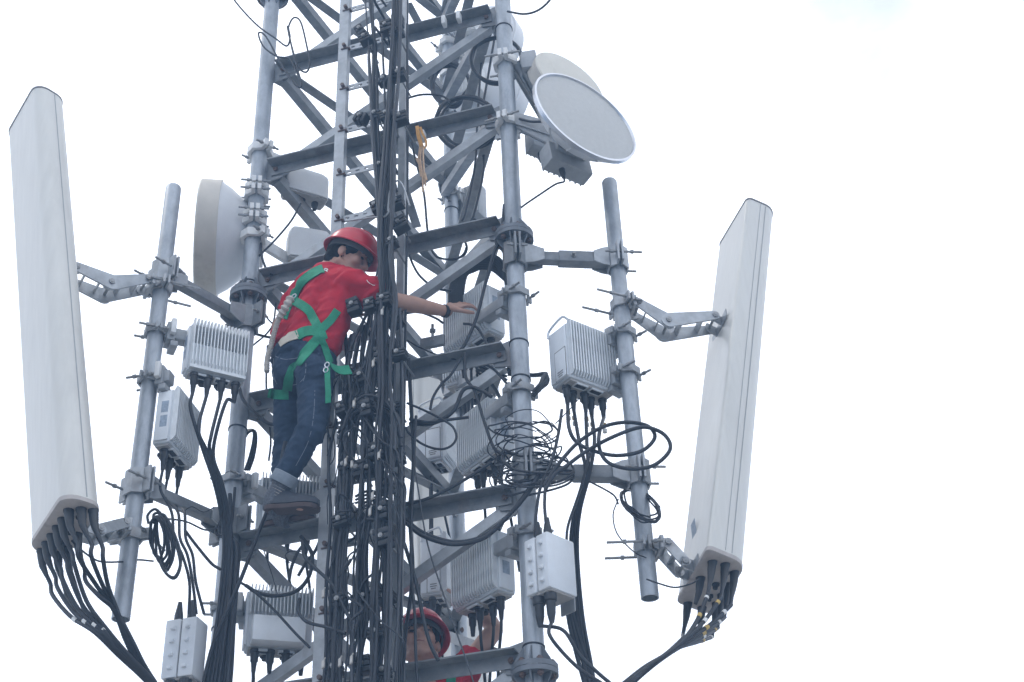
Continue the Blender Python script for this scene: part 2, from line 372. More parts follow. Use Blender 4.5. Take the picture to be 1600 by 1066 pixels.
# ================================================================== stand-off poles
def mast_pole(foot, ytop, ybot, r, leg, levels, label, sleeve):
    zb, zt = legz(foot, ybot), legz(foot, ytop)
    t = thing('mount_pole', label, 'pole', foot + UP * zb, 'antenna poles standing off the mast')
    mb = MB(); n = 26; prof = [(0, r - 0.005), (0, r), (zt - zb - 0.012, r), (zt - zb - 0.003, r - 0.004), (zt - zb, r - 0.012)]
    mb.lathe(foot + UP * zb, UP, prof, n, False)
    mb.lathe(foot + UP * zb, UP, [(0.0, r - 0.005), (0.7, r - 0.005)], n, False)
    mb.lathe(foot + UP * (zt - 0.001), UP, [(0.0, r - 0.012), (0.0005, 0.001)], n, False)
    mb.build('pipe', 'galvanised_pipe', t)
    for yl in levels:
        z = legz(foot, yl); a = V((leg.x, leg.y, z)); b = V((foot.x, foot.y, z)); d = (b - a).normalized(); s = d.cross(UP)
        L_ = (b - a).length
        mb = MB(); c = (a + b) / 2; mb.bev(a + d * (L_ * 0.5), d * (L_ / 2 - 0.06), s * 0.026, UP * 0.026, 0.006)
        ar = mb.build('arm', 'galvanised_beam', t, True)
        if sleeve:
            mb = MB(); mb.bev(a + d * (L_ * 0.66), d * (L_ * 0.24), s * 0.032, UP * 0.032, 0.006)
            mb.build('sleeve', 'galvanised_beam', ar)
            bq = MB(); bolt(bq, a + d * L_ * 0.56, s, 0.06, 0.06, 0.008, 0.014); bq.build('sleeve_bolt', 'zinc_bolt', ar, False)
        pipe_clamp(t, b, r, d, 0.12, 'galvanised_bright', 0.10, 0.009, False, 0.07, 0.11)
        pipe_clamp(t, a, RLEG, d, 0.13, 'galvanised_beam', 0.125, 0.010, False, 0.05, 0.05)
        for q in (-1, 1):                                  # cheek plates between clamp and arm
            for cc, sg, l_ in ((a, 1, 0.14), (b, -1, 0.12)):
                pl = [cc + d * sg * 0.045 - UP * 0.056, cc + d * sg * l_ * .62 - UP * 0.05, cc + d * sg * l_ - UP * 0.03, cc + d * sg * l_ + UP * 0.03, cc + d * sg * l_ * .62 + UP * 0.05, cc + d * sg * 0.045 + UP * 0.056]
                mb = MB(); mb.prism([p + s * q * 0.037 - s * 0.003 for p in pl], s * 0.006); mb.build('cheek_plate', 'galvanised_bright', t, False)
    return t
RP = 0.0385
mast_pole(PL, 292, 968, RP, LA, (428, 758), 'slanting-looking grey steel pipe on two short arms left of the mast', False)
mast_pole(PR, 283, 935, RP, LB, (408, 742), 'grey steel pipe on two sleeved arms right of the mast', True)

# ================================================================== panel antennas
def panel_antenna(cb, zb, ct, zt, label, front, conn, radb, radf):
    b0 = [zp(x, y, zb) for x, y in cb]; t0 = [zp(x, y, zt) for x, y in ct]
    def frame(c): return c[0], c[1] - c[0], c[2] - c[1]
    def ring(c, ins=0.0):
        p0, a, b = frame(c); la, lb_ = a.length, b.length; out = []
        rr = [(radb if front == 1 else radf)] * 2 + [(radf if front == 1 else radb)] * 2     # corners L,T (b=0) then R,F (b=1)
        cs = [(0, 0), (1, 0), (1, 1), (0, 1)]; st = [math.pi, 1.5 * math.pi, 0, 0.5 * math.pi]
        for i, (u, v_) in enumerate(cs):
            r_ = min(rr[i], lb_ * 0.49)
            cu = (r_ if u == 0 else la - r_); cv = (r_ if v_ == 0 else lb_ - r_)
            for k in range(7):
                an = st[i] + k * math.pi / 12
                out.append(p0 + a * ((cu + (r_ - ins) * math.cos(an)) / la) + b * ((cv + (r_ - ins) * math.sin(an)) / lb_))
        return out
    cc = sum(b0, V()) / 3
    t = thing('panel_antenna', label, 'antenna', cc, 'tall white sector antennas')
    ax = (sum(t0, V()) / 3 - cc).normalized()
    rb, rt = ring(b0), ring(t0); mb = MB()
    mb.loft([[p for p in rb]] + [[p.lerp(q, k / 12) for p, q in zip(rb, rt)] for k in range(1, 12)] + [rt])
    mb.build('radome', 'radome', t, True)
    mb = MB(); r1 = ring(t0, -0.003); mb.loft([[p + ax * 0.001 for p in r1], [p + ax * 0.010 for p in r1], [p + ax * 0.014 for p in ring(t0, 0.004)]]); mb.build('top_cap', 'cap_edge', t, True)
    mb = MB(); r1 = ring(b0, -0.004); r2 = ring(b0, 0.008)
    mb.loft([[p - ax * 0.001 for p in r1], [p - ax * 0.02 for p in r1], [p - ax * 0.026 for p in r2]]); mb.build('bottom_cap', 'radome_cap', t, True)
    def at(u, v_, z=0.0):
        p0, a, b = frame(b0); q0, qa, qb = frame(t0)
        return (p0 + a * u + b * v_).lerp(q0 + qa * u + qb * v_, z)
    # seam strip along the narrow side
    mb = MB(); e = (at(1, .5) - at(0, .5)).normalized(); f_ = (at(.5, 1) - at(.5, 0)).normalized()
    mb.box((at(1, .62, .003) + at(1, .62, .997)) / 2 + e * 0.0005, (at(1, .62, 1) - at(1, .62, 0)) * 0.497, f_ * 0.0022, e * 0.0012); mb.build('side_seam', 'clamp_grey', t, False)
    ends = []
    for i, (u, v_, lean) in enumerate(conn):
        p = at(u, v_) - ax * 0.026; d = (-ax + e * lean[0] + f_ * lean[1]).normalized()
        mb = MB(); mb.lathe(p + ax * 0.004, -ax, [(0, 0.021), (0.012, 0.021), (0.016, 0.019), (0.05, 0.0175)], 12)
        mb.tube([p - ax * 0.044, p - ax * 0.075 + d * 0.004, p - ax * 0.08 + d * 0.05], [0.0175, 0.014, 0.0085], 10)
        mb.build('connector', 'connector', t); ends.append((p - ax * 0.078 + d * 0.045, d))
    for u, v_ in ((0.33, 0.62), (0.55, 0.6), (0.78, 0.66)):
        mb = MB(); p = at(u, v_) - ax * 0.026; mb.lathe(p + ax * 0.002, -ax, [(0, 0.018), (0.008, 0.018), (0.010, 0.012), (0.028, 0.011)], 12); mb.build('blind_port', 'port_dark', t)
    return t, at, ax, e, f_, ends
CONL = [(u, 0.30, (0.18, 0.30)) for u in (0.07, 0.21, 0.36, 0.51, 0.66, 0.82)] + [(0.90, 0.55, (0.1, 0.35)), (0.93, 0.85, (0.0, 0.3))] + [(0.10, 0.72, (0.1, 0.2)), (0.26, 0.82, (0.1, 0.2)), (0.50, 0.86, (0.1, 0.2))]
antL, atL, axL, eL, fL, endL = panel_antenna([(44, 852), (100, 767), (158, 786)], 2.65 + CAMZ, [(8, 215), (57, 129), (102, 157)], 5.1 + CAMZ,
    'large white panel antenna at the left edge with many black plugs underneath', 0, CONL, 0.05, 0.075)
CONR = [(0.86, 0.25, (0.1, -0.1)), (0.90, 0.55, (0.1, -0.1)), (0.84, 0.85, (0.1, -0.1)), (0.55, 0.2, (-0.3, -0.2)), (0.07, 0.25, (0.05, -0.1)), (0.09, 0.62, (0.1, 0.0)), (0.25, 0.88, (0.1, -0.1)), (0.42, 0.88, (0.1, -0.1)), (0.62, 0.88, (0.1, -0.1))]
antR, atR, axR, eR, fR, endR = panel_antenna([(1058, 935), (1106, 851), (1166, 876)], 2.58 + CAMZ, [(1122, 386), (1168, 309), (1214, 329)], 4.75 + CAMZ,
    'white panel antenna right of the mast with a bare pipe and folding bracket behind it', 1, CONR, 0.032, 0.08)
# the third sector's antenna stands behind the rear leg
antC, atC, axC, eC, fC, endC = panel_antenna([(770, 1085), (655, 1040), (640, 1060)], legz(V((-0.6, 7.55, 0)), 1050), [(695, 596), (655, 584), (640, 590)], legz(V((-0.6, 7.55, 0)), 588),
    'pale panel antenna half hidden behind the rear leg of the mast', 0, [(0.2, 0.5, (0, 0)), (0.5, 0.5, (0, 0)), (0.8, 0.5, (0, 0))], 0.02, 0.03)

p_ = atR(.42, 0, .10); nv_ = -(atR(.5, 1, .1) - atR(.5, 0, .1)).normalized(); mb = MB(); mb.box(p_ + nv_ * .0015, eR * .035, (UP - nv_ * UP.dot(nv_)).normalized() * .06, nv_ * .0008); mb.build('sticker', 'sticker_blue', antR, False)
mb = MB(); p_ = (atR(1, .45, .004) + atR(1, .45, .996)) / 2; mb.box(p_ + eR * .0006, (atR(1, .45, 1) - atR(1, .45, 0)) * .496, fR * .0016, eR * .001); mb.build('side_seam', 'clamp_grey', antR, False)
# ------------------------------------------------------------------ tilt brackets
def plate_link(mb, p, q, wdir, t, h0, h1, side):
    """flat link with rounded eyes between two pins"""
    d = (q - p).normalized(); n = d.cross(wdir).normalized(); out = []
    for k in range(9):
        an = math.pi / 2 + k * math.pi / 8; out.append(p + d * math.cos(an) * h0 + n * math.sin(an) * h0)
    for k in range(9):
        an = -math.pi / 2 + k * math.pi / 8; out.append(q + d * math.cos(an) * h1 + n * math.sin(an) * h1)
    mb.prism([x + wdir * (side - t / 2) for x in out], wdir * t)
def tilt_bracket(pole, r, zpole, A0, nrm, wd, J, label):
    P0 = V((pole.x, pole.y, zpole)); vd = (A0 - P0); vd.z = 0; vd.normalize()
    t = thing('tilt_bracket', label, 'bracket', P0, 'folding brackets that tilt the antennas')
    pipe_clamp(t, P0, r, vd, 0.045, 'galvanised_bright', 0.10, 0.010, True, 0.17, 0.07)
    Pp = P0 + vd * (r + 0.045); hw = 0.055
    mb = MB(); mb.bev(P0 + vd * (r + 0.018), wd * 0.075, UP * 0.03, wd.cross(UP).normalized() * 0.009, 0.004); mb.build('bracket_foot', 'galvanised_bright', t, False)
    mb = MB(); mb.bev(A0 + nrm * 0.006, wd * 0.13, UP * 0.022, nrm * 0.004, 0.003)
    mb.build('bracket_foot', 'galvanised_bright', t, False)
    for s in (-hw, hw):
        for bse, tip in ((P0 + vd * (r + 0.01), Pp), (A0, A0 + nrm * 0.07)): mb = MB(); plate_link(mb, bse, tip, wd, 0.009, 0.026, 0.024, s * 0.86); mb.build('bracket_lug', 'galvanised_bright', t, False)
    Ap = A0 + nrm * 0.065
    chain = [Pp, J, Ap] if J is not None else [Pp, Ap]
    for i in range(len(chain) - 1):
        a, b = chain[i], chain[i + 1]
        for s in (-hw, hw):
            mb = MB(); big = J is not None
            plate_link(mb, a, b, wd, 0.010, 0.024 if i == 0 or not big else 0.040, 0.040 if i == 0 and big else 0.024, s * (1.0 if i == 0 else 1.16))
            mb.build('link_plate', 'galvanised_bright', t, False)
        for f_ in ((0.28, 0.72) if big else (0.5,)):
            mb = MB(); c = a.lerp(b, f_); d = (b - a).normalized(); mb.box(c, wd * hw * 1.05, d * 0.004, d.cross(wd).normalized() * 0.016); mb.build('cross_plate', 'galvanised_bright', t, False)
    for c in chain:
        bq = MB(); bq.cyl(c - wd * 0.078, c + wd * 0.078, 0.007, 8)
        for s in (-1, 1): bq.cyl(c + wd * s * 0.066, c + wd * s * 0.076, 0.015, 6)
        bq.build('pivot_pin', 'zinc_bolt', t, False)
    return t
# left antenna: the back is the side v=1
def back_point(at, v_, ytar):
    lo, hi = 0.0, 1.0
    for _ in range(40):
        mid = (lo + hi) / 2
        if proj(at(0.5, v_, mid))[1] > ytar: lo = mid
        else: hi = mid
    return at(0.5, v_, lo)
wL = V((eL.x, eL.y, 0)).normalized(); nL = V((fL.x, fL.y, 0)).normalized()
A0 = back_point(atL, 1.0, 420); zt_ = legz(PL, 452)
J = yp(168, 452, (A0.y + PL.y) / 2 + 0.03)
tilt_bracket(PL, RP, zt_, A0, nL, wL, J, 'grey folding tilt bracket high on the left pole behind the big antenna')
A0 = back_point(atL, 1.0, 840); tilt_bracket(PL, RP, legz(PL, 838), A0, nL, wL, None, 'short grey bracket at the foot of the left pole beside the antenna plugs')
wR = V((eR.x, eR.y, 0)).normalized(); nR = -V((fR.x, fR.y, 0)).normalized()
A0 = back_point(atR, 0.0, 512); J = yp(1040, 512, (A0.y + PR.y) / 2)
tilt_bracket(PR, RP, legz(PR, 478), A0, nR, wR, J, 'grey folding tilt bracket with two hinged links on the right pole')
A0 = back_point(atR, 0.0, 893); tilt_bracket(PR, RP, legz(PR, 858), A0, nR, wR, None, 'short grey bracket near the open lower end of the right pole')

# ================================================================== radio units
def orient_box(near, left, right, Yn, ytop):
    n_ = yp(near[0], near[1], Yn); a = zp(left[0], left[1], n_.z) - n_; b = zp(right[0], right[1], n_.z) - n_
    return n_, a, b, legz(V((n_.x, n_.y, 0)), ytop) - n_.z
def square_up(a, b, N0, xa, xb):
    """right-angled pair of directions nearest to a and b, and the lengths that reach the photographed corners"""
    la, lb_ = a.length, b.length
    a, b = a.normalized(), b.normalized(); m_ = (a + b).normalized(); q = (b - a).normalized(); r = math.sqrt(0.5)
    u, v = (m_ - q) * r, (m_ + q) * r
    def reach(d, x, l_):
        x0 = proj(N0)[0]; dx = (proj(N0 + d * 0.1)[0] - x0) / 0.1
        k = (x - x0) / dx if abs(dx) > 30 else l_
        return min(max(k, 0.06), l_ * 1.25, 0.55) if k > 0 else l_
    return u, v, reach(u, xa, la), reach(v, xb, lb_)
def radio(near, left, right, Yn, ytop, fin, style, label, nports=4, mount=None, dmax=None, group='ribbed radio units'):
    """box standing on its corner `near`; ribs on the face towards `left` or `right`"""
    N0, a, b, hh = orient_box(near, left, right, Yn, ytop)
    a1, b1, l1_, l2_ = square_up(a, b, N0, left[0], right[0])
    u, v, wu, dv = (a1, b1, l1_, l2_) if fin == 'L' else (b1, a1, l2_, l1_)
    if dmax: dv = min(dv, dmax)
    fo = 0.042 if style in ('cover', 'ribcover') else 0.026
    fw = 0.0021 if style in ('cover', 'ribcover') else 0.0034
    t = thing('radio_unit', label, 'radio unit', N0 + u * wu / 2 + v * dv / 2, group)
    c = N0 + u * wu / 2 + v * (dv / 2 + fo / 2) + UP * hh / 2
    mb = MB(); mb.bev(c, u * (wu / 2), v * (dv / 2 - fo / 2), UP * (hh / 2), 0.010, 2); mb.build('housing', 'radio_paint', t)
    nf = max(8, int(wu / 0.0158)); z0 = 0.012; z1 = hh + 0.006
    if style == 'cover': z0 = hh * 0.44
    fm = MB(); f0 = N0 + u * 0.008 + v * (fo + 0.002)
    pts = [f0 + UP * (z0 + 0.03) - v * 0.004, f0 + UP * (z0 + 0.03) - v * fo, f0 + UP * z1 - v * fo, f0 + UP * (z1 + (0.012 if style != 'cover' else 0.0)) - v * fo * 0.4, f0 + UP * (z1 - 0.004)]
    if style != 'cover': pts = [f0 + UP * z0 - v * 0.0, f0 + UP * (z0 + 0.002) - v * fo * 0.45, f0 + UP * (z0 + 0.022) - v * fo] + pts[2:]
    fm.prism([p - u * fw for p in pts], u * fw * 2); f1 = fm.build('fin', 'radio_alu', t, False)
    for k in range(1, nf): share(f1, u * (wu - 0.016) * k / (nf - 1))
    if style == 'cover':
        mb = MB(); cw = wu * 0.40
        mb.bev(N0 + u * (wu * 0.46) + v * 0.004 + UP * (hh * 0.225), u * cw, v * (fo * 0.95), UP * (hh * 0.215), 0.006); mb.build('front_cover', 'radio_white', t)
    elif style == 'ribcover':
        mb = MB(); mb.box(N0 + u * wu / 2 + v * 0.030 + UP * (hh * 0.27), u * (wu * 0.485), v * 0.0135, UP * hh * 0.25); mb.build('front_cover', 'radio_alu', t)
    # plate on the other face
    oth = N0 + v * (fo + (dv - fo) / 2) + UP * hh / 2
    mb = MB(); mb.bev(oth - u * 0.003, u * 0.006, v * ((dv - fo) / 2 - 0.008), UP * (hh / 2 - 0.012), 0.004); sp = mb.build('side_cover', 'radio_white', t)
    if style == 'door':
        dm = MB(); dw = (dv - fo)
        dm.bev(N0 + v * (fo + dw * 0.36) - u * 0.010 + UP * hh * 0.29, u * 0.004, v * dw * 0.27, UP * hh * 0.25, 0.003); dr = dm.build('door', 'radio_white', sp)
        gm2 = MB()
        for q in (-1, 1): gm2.box(N0 + v * (fo + dw * 0.36 + q * dw * 0.29) - u * 0.0095 + UP * hh * 0.29, u * 0.0006, v * 0.0022, UP * hh * 0.26)
        gm2.box(N0 + v * (fo + dw * 0.36) - u * 0.0095 + UP * hh * 0.555, u * 0.0006, v * dw * 0.29, UP * 0.0022); gm2.build('door_gap', 'print_grey', sp, False)
        st = MB()
        for i_ in range(3): st.box(N0 + v * (fo + dw * 0.36) - u * 0.0146 + UP * (hh * 0.155 - i_ * 0.012), u * 0.0005, v * dw * (0.15 if i_ < 2 else 0.11), UP * 0.0028)
        st.build('sticker_print', 'print_grey', sp, False)
        hm = MB(); k0 = N0 + v * (fo + 0.012) - u * 0.012 + UP * hh; k1 = N0 + v * (dv - 0.012) - u * 0.012 + UP * hh
        hm.tube(spline([k0 - UP * 0.03 + u * 0.05, k0 + UP * 0.015 + u * 0.045, k0 + UP * 0.034 + u * 0.02, k0.lerp(k1, 0.1) + UP * 0.032, k0.lerp(k1, 0.9) + UP * 0.008, k1 - UP * 0.03], 4), 0.006, 8); hm.build('handle', 'radio_white', t)
    else:
        st = MB()
        for i_ in range(2): st.box(N0 + v * (fo + (dv - fo) * 0.42) - u * 0.0096 + UP * hh * (0.66 - i_ * 0.27), u * 0.0006, v * (dv - fo) * 0.2, UP * hh * 0.105)
        st.build('sticker', 'sticker_blue', sp, False)
    # underside with ports
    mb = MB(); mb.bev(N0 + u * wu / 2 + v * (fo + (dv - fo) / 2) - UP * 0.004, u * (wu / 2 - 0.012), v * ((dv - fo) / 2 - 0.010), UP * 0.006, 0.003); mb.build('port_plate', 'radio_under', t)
    for q in (0.30, 0.62):
        mb = MB(); cpt = N0 + u * wu * q + v * (fo + (dv - fo) * 0.22) - UP * 0.011
        mb.bev(cpt, u * 0.030, v * 0.014, UP * 0.003, 0.002); wn = mb.build('port_window', 'port_dark', t)
        mb = MB()
        for s1, s2, l1, l2 in ((0, 1, 0.033, 0.003), (0, -1, 0.033, 0.003)): mb.box(cpt + v * s2 * 0.017, u * l1, v * l2, UP * 0.005)
        for s1 in (-1, 1): mb.box(cpt + u * s1 * 0.0335, u * 0.003, v * 0.0135, UP * 0.005)
        mb.build('window_frame', 'radio_paint', wn, False)
    ends = []
    for k in range(nports):
        p = N0 + u * wu * ((k + 0.6) / (nports + 0.2)) + v * (fo + (dv - fo) * (0.66 if k % 2 or style == 'cover' else 0.5)) - UP * 0.010
        if style in ('cover', 'ribcover'): p = N0 + u * wu * ((k + 0.6) / (nports + 0.2)) + v * (fo + (dv - fo) * 0.18) - UP * 0.010
        mb = MB(); mb.lathe(p, -UP, [(-0.004, 0.022), (0.010, 0.022), (0.014, 0.018), (0.05, 0.017), (0.056, 0.013), (0.10, 0.009)], 12); mb.build('connector', 'connector', t)
        ends.append(p - UP * 0.095)
    for k in range(2):
        p = N0 + u * wu * (0.34 + 0.3 * k) + v * (fo + (dv - fo) * 0.82) - UP * 0.010
        mb = MB(); mb.lathe(p, -UP, [(-0.003, 0.026), (0.004, 0.026), (0.006, 0.018), (0.016, 0.018)], 12); mb.build('blind_port', 'port_dark', t)
    if mount is not None:
        pole, r, ys = mount
        for ym in ys:
            zm = legz(pole, ym); P0 = V((pole.x, pole.y, zm)); bc = N0 + u * wu / 2 + v * (dv / 2); d = bc - P0; d.z = 0
            # nearest point of the housing towards the pole
            lu = max(-wu / 2, min(wu / 2, (P0 - bc).dot(u))); lw = max(-dv / 2, min(dv / 2, (P0 - bc).dot(v)))
            hp = bc + u * lu + v * lw; hp.z = zm; d = hp - P0; d.z = 0; gap = d.length; d = d.normalized() if gap > 1e-3 else -v
            pipe_clamp(t, P0, r, d, 0.035, 'clamp_grey', r + 0.040, 0.010, False, 0.09, 0.05)
            s = d.cross(UP)
            mb = MB(); g_ = max(gap - r, 0.03)
            mb.bev(P0 + d * (r + 0.026), d * 0.020, s * 0.046, UP * 0.050, 0.006)
            mb.bev(P0 + d * (r + g_ * 0.5 + 0.02), d * (g_ * 0.5 + 0.02), s * 0.030, UP * 0.030, 0.006)
            mb.bev(P0 + d * (r + 0.045) - UP * 0.065, d * 0.018, s * 0.045, UP * 0.014, 0.004)
            mb.build('mount_bracket', 'clamp_grey', t)
            mb = MB(); mb.bev(P0 + d * (r + 0.03) + s * 0.066 + UP * 0.01, d * 0.012, s * 0.014, UP * 0.04, 0.004); mb.build('bracket_lug', 'clamp_white', t)
    return t, ends, (N0, u, v, wu, dv, hh)
RU = {}
RU['right'] = radio((896, 584), (862, 612), (970, 615), 5.52, 499, 'R', 'door', 'ribbed radio unit hanging alone on the right pole, a small door on its side', 5, (PR, RP, (522, 583)))
RU['r1'] = radio((757, 512), (690, 556), (790, 527), 5.74, 440, 'L', 'plain', 'ribbed radio unit under the reaching hand of the upper climber', 4, (LB, RLEG, (462,)))
RU['r2'] = radio((768, 699), (711, 760), (805, 716), 5.74, 618, 'L', 'plain', 'ribbed radio unit on the right leg just above the tangle of wires', 4, (LB, RLEG, (612,)))
RU['r3'] = radio((771, 919), (702, 980), (806, 938), 5.70, 824, 'L', 'plain', 'lowest ribbed radio unit on the right leg, above the lower climber', 4, (LB, RLEG, (835,)))
RU['d1'] = radio((699, 715), (652, 732), (716, 768), 6.86, 628, 'R', 'door', 'white-fronted radio unit with a small door on the rear leg, the upper of two', 4, (LC, RLEG, (690,)))
RU['d2'] = radio((699, 926), (656, 936), (716, 972), 6.70, 833, 'R', 'door', 'white-fronted radio unit on the rear leg just above the lower climber\'s helmet', 4, (LC, RLEG, (890,)))
RU['d0'] = radio((738, 585), (690, 600), (780, 615), 6.55, 540, 'L', 'plain', 'small radio unit under the beam seen from beneath with its open ports', 4, (LC, RLEG, (560,)))
RU['l1'] = radio((297, 570), (284, 586), (388, 588), 5.50, 497, 'R', 'ribcover', 'ribbed radio unit left of the mast with four black plugs below', 4, (PL, RP, (520,)))
RU['l2'] = radio((273, 689), (237, 696), (310, 744), 5.50, 606, 'R', 'plain', 'worn white radio unit on the left pole seen end on, below the pole clamp', 3, (PL, RP, (596,)))
RU['l3'] = radio((386, 1004), (380, 1020), (490, 1010), 5.85, 913, 'R', 'cover', 'radio unit with a plain white lower cover at the bottom left of the mast', 4, (LA, RLEG, (952,)))
RU['l4'] = radio((404, 818), (399, 830), (500, 822), 6.12, 738, 'R', 'cover', 'radio unit half hidden behind the upper climber\'s boots', 3, (LA, RLEG, (752,)))

# ================================================================== junction boxes
def junction_box(near, left, right, Yn, ytop, label, split):
    N0, a, b, hh = orient_box(near, left, right, Yn, ytop)
    u, v, wu, dv = square_up(a, b, N0, left[0], right[0])
    t = thing('junction_box', label, 'junction box', N0 + u * wu / 2 + v * dv / 2, 'white junction boxes')
    c = N0 + u * wu / 2 + v * dv / 2 + UP * hh / 2; g_ = split
    for f0, f1, nm in ((0, g_ - 0.02, 'lid'), (g_ + 0.02, 1, 'box_body')):
        mb = MB(); mb.bev(N0 + u * wu * (f0 + f1) / 2 + v * dv / 2 + UP * hh / 2, u * wu * (f1 - f0) / 2, v * dv / 2, UP * hh / 2, 0.007); mb.build(nm, 'radio_white', t)
    mb = MB(); mb.box(c, u * wu * 0.48, v * (dv / 2 - 0.008), UP * (hh / 2 - 0.01)); mb.build('gasket', 'print_grey', t, False)
    for f0 in (g_ * 0.52, g_ + (1 - g_) * 0.45):
        for k in range(4):
            for sg, base in ((-1, 0.0), (1, dv)):
                mb = MB(); mb.bev(N0 + u * wu * f0 + v * (base + sg * 0.006) + UP * hh * (0.16 + 0.225 * k), u * wu * 0.07, v * 0.009, UP * 0.008, 0.003); mb.build('latch_lug', 'radio_white', t)
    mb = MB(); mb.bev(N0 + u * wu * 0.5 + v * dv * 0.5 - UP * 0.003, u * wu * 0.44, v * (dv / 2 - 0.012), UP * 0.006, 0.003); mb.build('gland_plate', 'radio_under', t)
    ends = []
    for q, s in ((0.28, 0.25), (0.72, 0.22)):
        p = N0 + u * wu * q + v * dv * s - UP * 0.009
        mb = MB(); mb.lathe(p, -UP, [(-0.003, 0.027), (0.03, 0.026), (0.034, 0.020), (0.085, 0.018), (0.125, 0.010)], 14); mb.build('cable_gland', 'connector', t); ends.append(p - UP * 0.12)
    for q in (0.3, 0.72):
        p = N0 + u * wu * q + v * dv * 0.3 + UP * hh
        mb = MB(); mb.lathe(p, UP, [(-0.003, 0.020), (0.03, 0.019), (0.05, 0.015), (0.09, 0.009)], 12); mb.build('cable_gland', 'connector', t); ends.append(p + UP * 0.085)
    mb = MB(); mb.bev(N0 + u * wu * 0.5 + v * (dv + 0.012) - UP * 0.02, u * wu * 0.3, v * 0.004, UP * 0.03, 0.003); mb.build('mount_plate', 'clamp_grey', t)
    return t, ends, (N0, u, v, wu, dv, hh)
jbR, jbRe, _ = junction_box((859, 916), (822, 946), (903, 950), 5.40, 829, 'white ribbed junction box on the right leg below the tangle of wires', 0.52)
jbL, jbLe, _ = junction_box((300, 1054), (250, 1066), (318, 1080), 5.75, 962, 'white ribbed junction box at the bottom left edge beside the cable bundle', 0.5)

# ================================================================== dishes and flat link radios
def dish(center, n, prof_parts, label, name='microwave_dish', group='round microwave antennas'):
    n = n.normalized(); t = thing(name, label, 'dish antenna', center, group)
    for nm, mt, prof in prof_parts:
        mb = MB(); mb.lathe(center, n, prof, 56, False); mb.build(nm, mt, t, True, None, 30)
    return t
def odu(t, c, n, up, sx, sy, sz, mat='clamp_grey', ribs=8):
    """outdoor unit: finned box, its thickness along n"""
    s = n.cross(up).normalized(); mb = MB(); mb.bev(c, s * sx, up * sy, n * sz, 0.008); b = mb.build('outdoor_unit', mat, t)
    for k in range(ribs):
        mb = MB(); mb.box(c + s * sx * (-0.9 + 1.8 * k / (ribs - 1)) - n * (sz + 0.004), s * 0.003, up * sy * 0.88, n * 0.006); mb.build('rib', mat, b, False)
    mb = MB(); q = c - up * sy + s * sx * 0.3; mb.lathe(q, -up, [(-0.003, 0.016), (0.03, 0.015), (0.06, 0.009)], 10); mb.build('connector', 'connector', b)
    return c - up * (sy + 0.055) + s * sx * 0.3
def knee(t, p, q, up, wd, mat='clamp_grey'):
    d = (q - p); s = d.cross(up).normalized()
    for sg in (-1, 1):
        mb = MB(); pl = [p - up * wd * 0.8, q - up * wd, q + up * wd, p + up * wd * 0.8]; mb.prism([x + s * sg * wd * 0.75 - s * 0.004 for x in pl], s * 0.008); mb.build('mount_plate', mat, t, False)
    mb = MB(); mb.cyl(p, q, wd * 0.55, 12); mb.build('mount_tube', mat, t)
# right, large
nd = V((0.555, -0.81, 0.17)).normalized()
cD = yp(914, 184, 5.32); R1_ = 0.303
d2 = dish(cD, nd, [('dish_face', 'dish_face', [(0.012, 0.001), (0.010, R1_ * 0.5), (0.002, R1_ * 0.955)]),
    ('rim', 'rim_metal', [(0.002, R1_ * 0.95), (0.012, R1_ * 0.965), (0.010, R1_ * 1.0), (-0.012, R1_ * 1.0), (-0.020, R1_ * 0.95)]),
    ('back_shell', 'dish_white', [(-0.02, R1_ * 0.955), (-0.055, R1_ * 0.84), (-0.105, R1_ * 0.64), (-0.115, R1_ * 0.58), (-0.117, R1_ * 0.1)])],
    'large round microwave dish with a grey face on the upper right of the mast')
for k in range(12):
    an = k * math.pi / 6; a_ = nd.orthogonal().normalized(); b_ = nd.cross(a_); d_ = a_ * math.cos(an) + b_ * math.sin(an)
    mb = MB(); mb.tube([cD + d_ * R1_ * 0.957 - nd * 0.026, cD + d_ * R1_ * 0.845 - nd * 0.055, cD + d_ * R1_ * 0.648 - nd * 0.105], 0.004, 6); mb.build('shell_rib', 'dish_white', d2)
zc = legz(LB, 196); PB = V((LB.x, LB.y, zc)); vb = V((0.93, -0.36, 0)).normalized()
pipe_clamp(d2, PB, RLEG, vb, 0.045, 'clamp_white', 0.10, 0.02, True, 0.10, 0.09, 'pipe_clamp', 'zinc_bolt')
knee(d2, PB + vb * 0.055, cD - nd * 0.14, UP, 0.05); knee(d2, PB + vb * 0.055 - UP * 0.03, cD - nd * 0.14 - UP * 0.09, UP, 0.03)
od = odu(d2, cD - nd * 0.185 - UP * 0.13, nd, (UP - nd * UP.dot(nd)).normalized(), 0.125, 0.068, 0.045)
mb = MB(); mb.bev(cD - nd * 0.15 - UP * 0.05, nd.cross(UP) * 0.09, UP * 0.07, nd * 0.025, 0.006); mb.build('feed_plate', 'clamp_grey', d2)
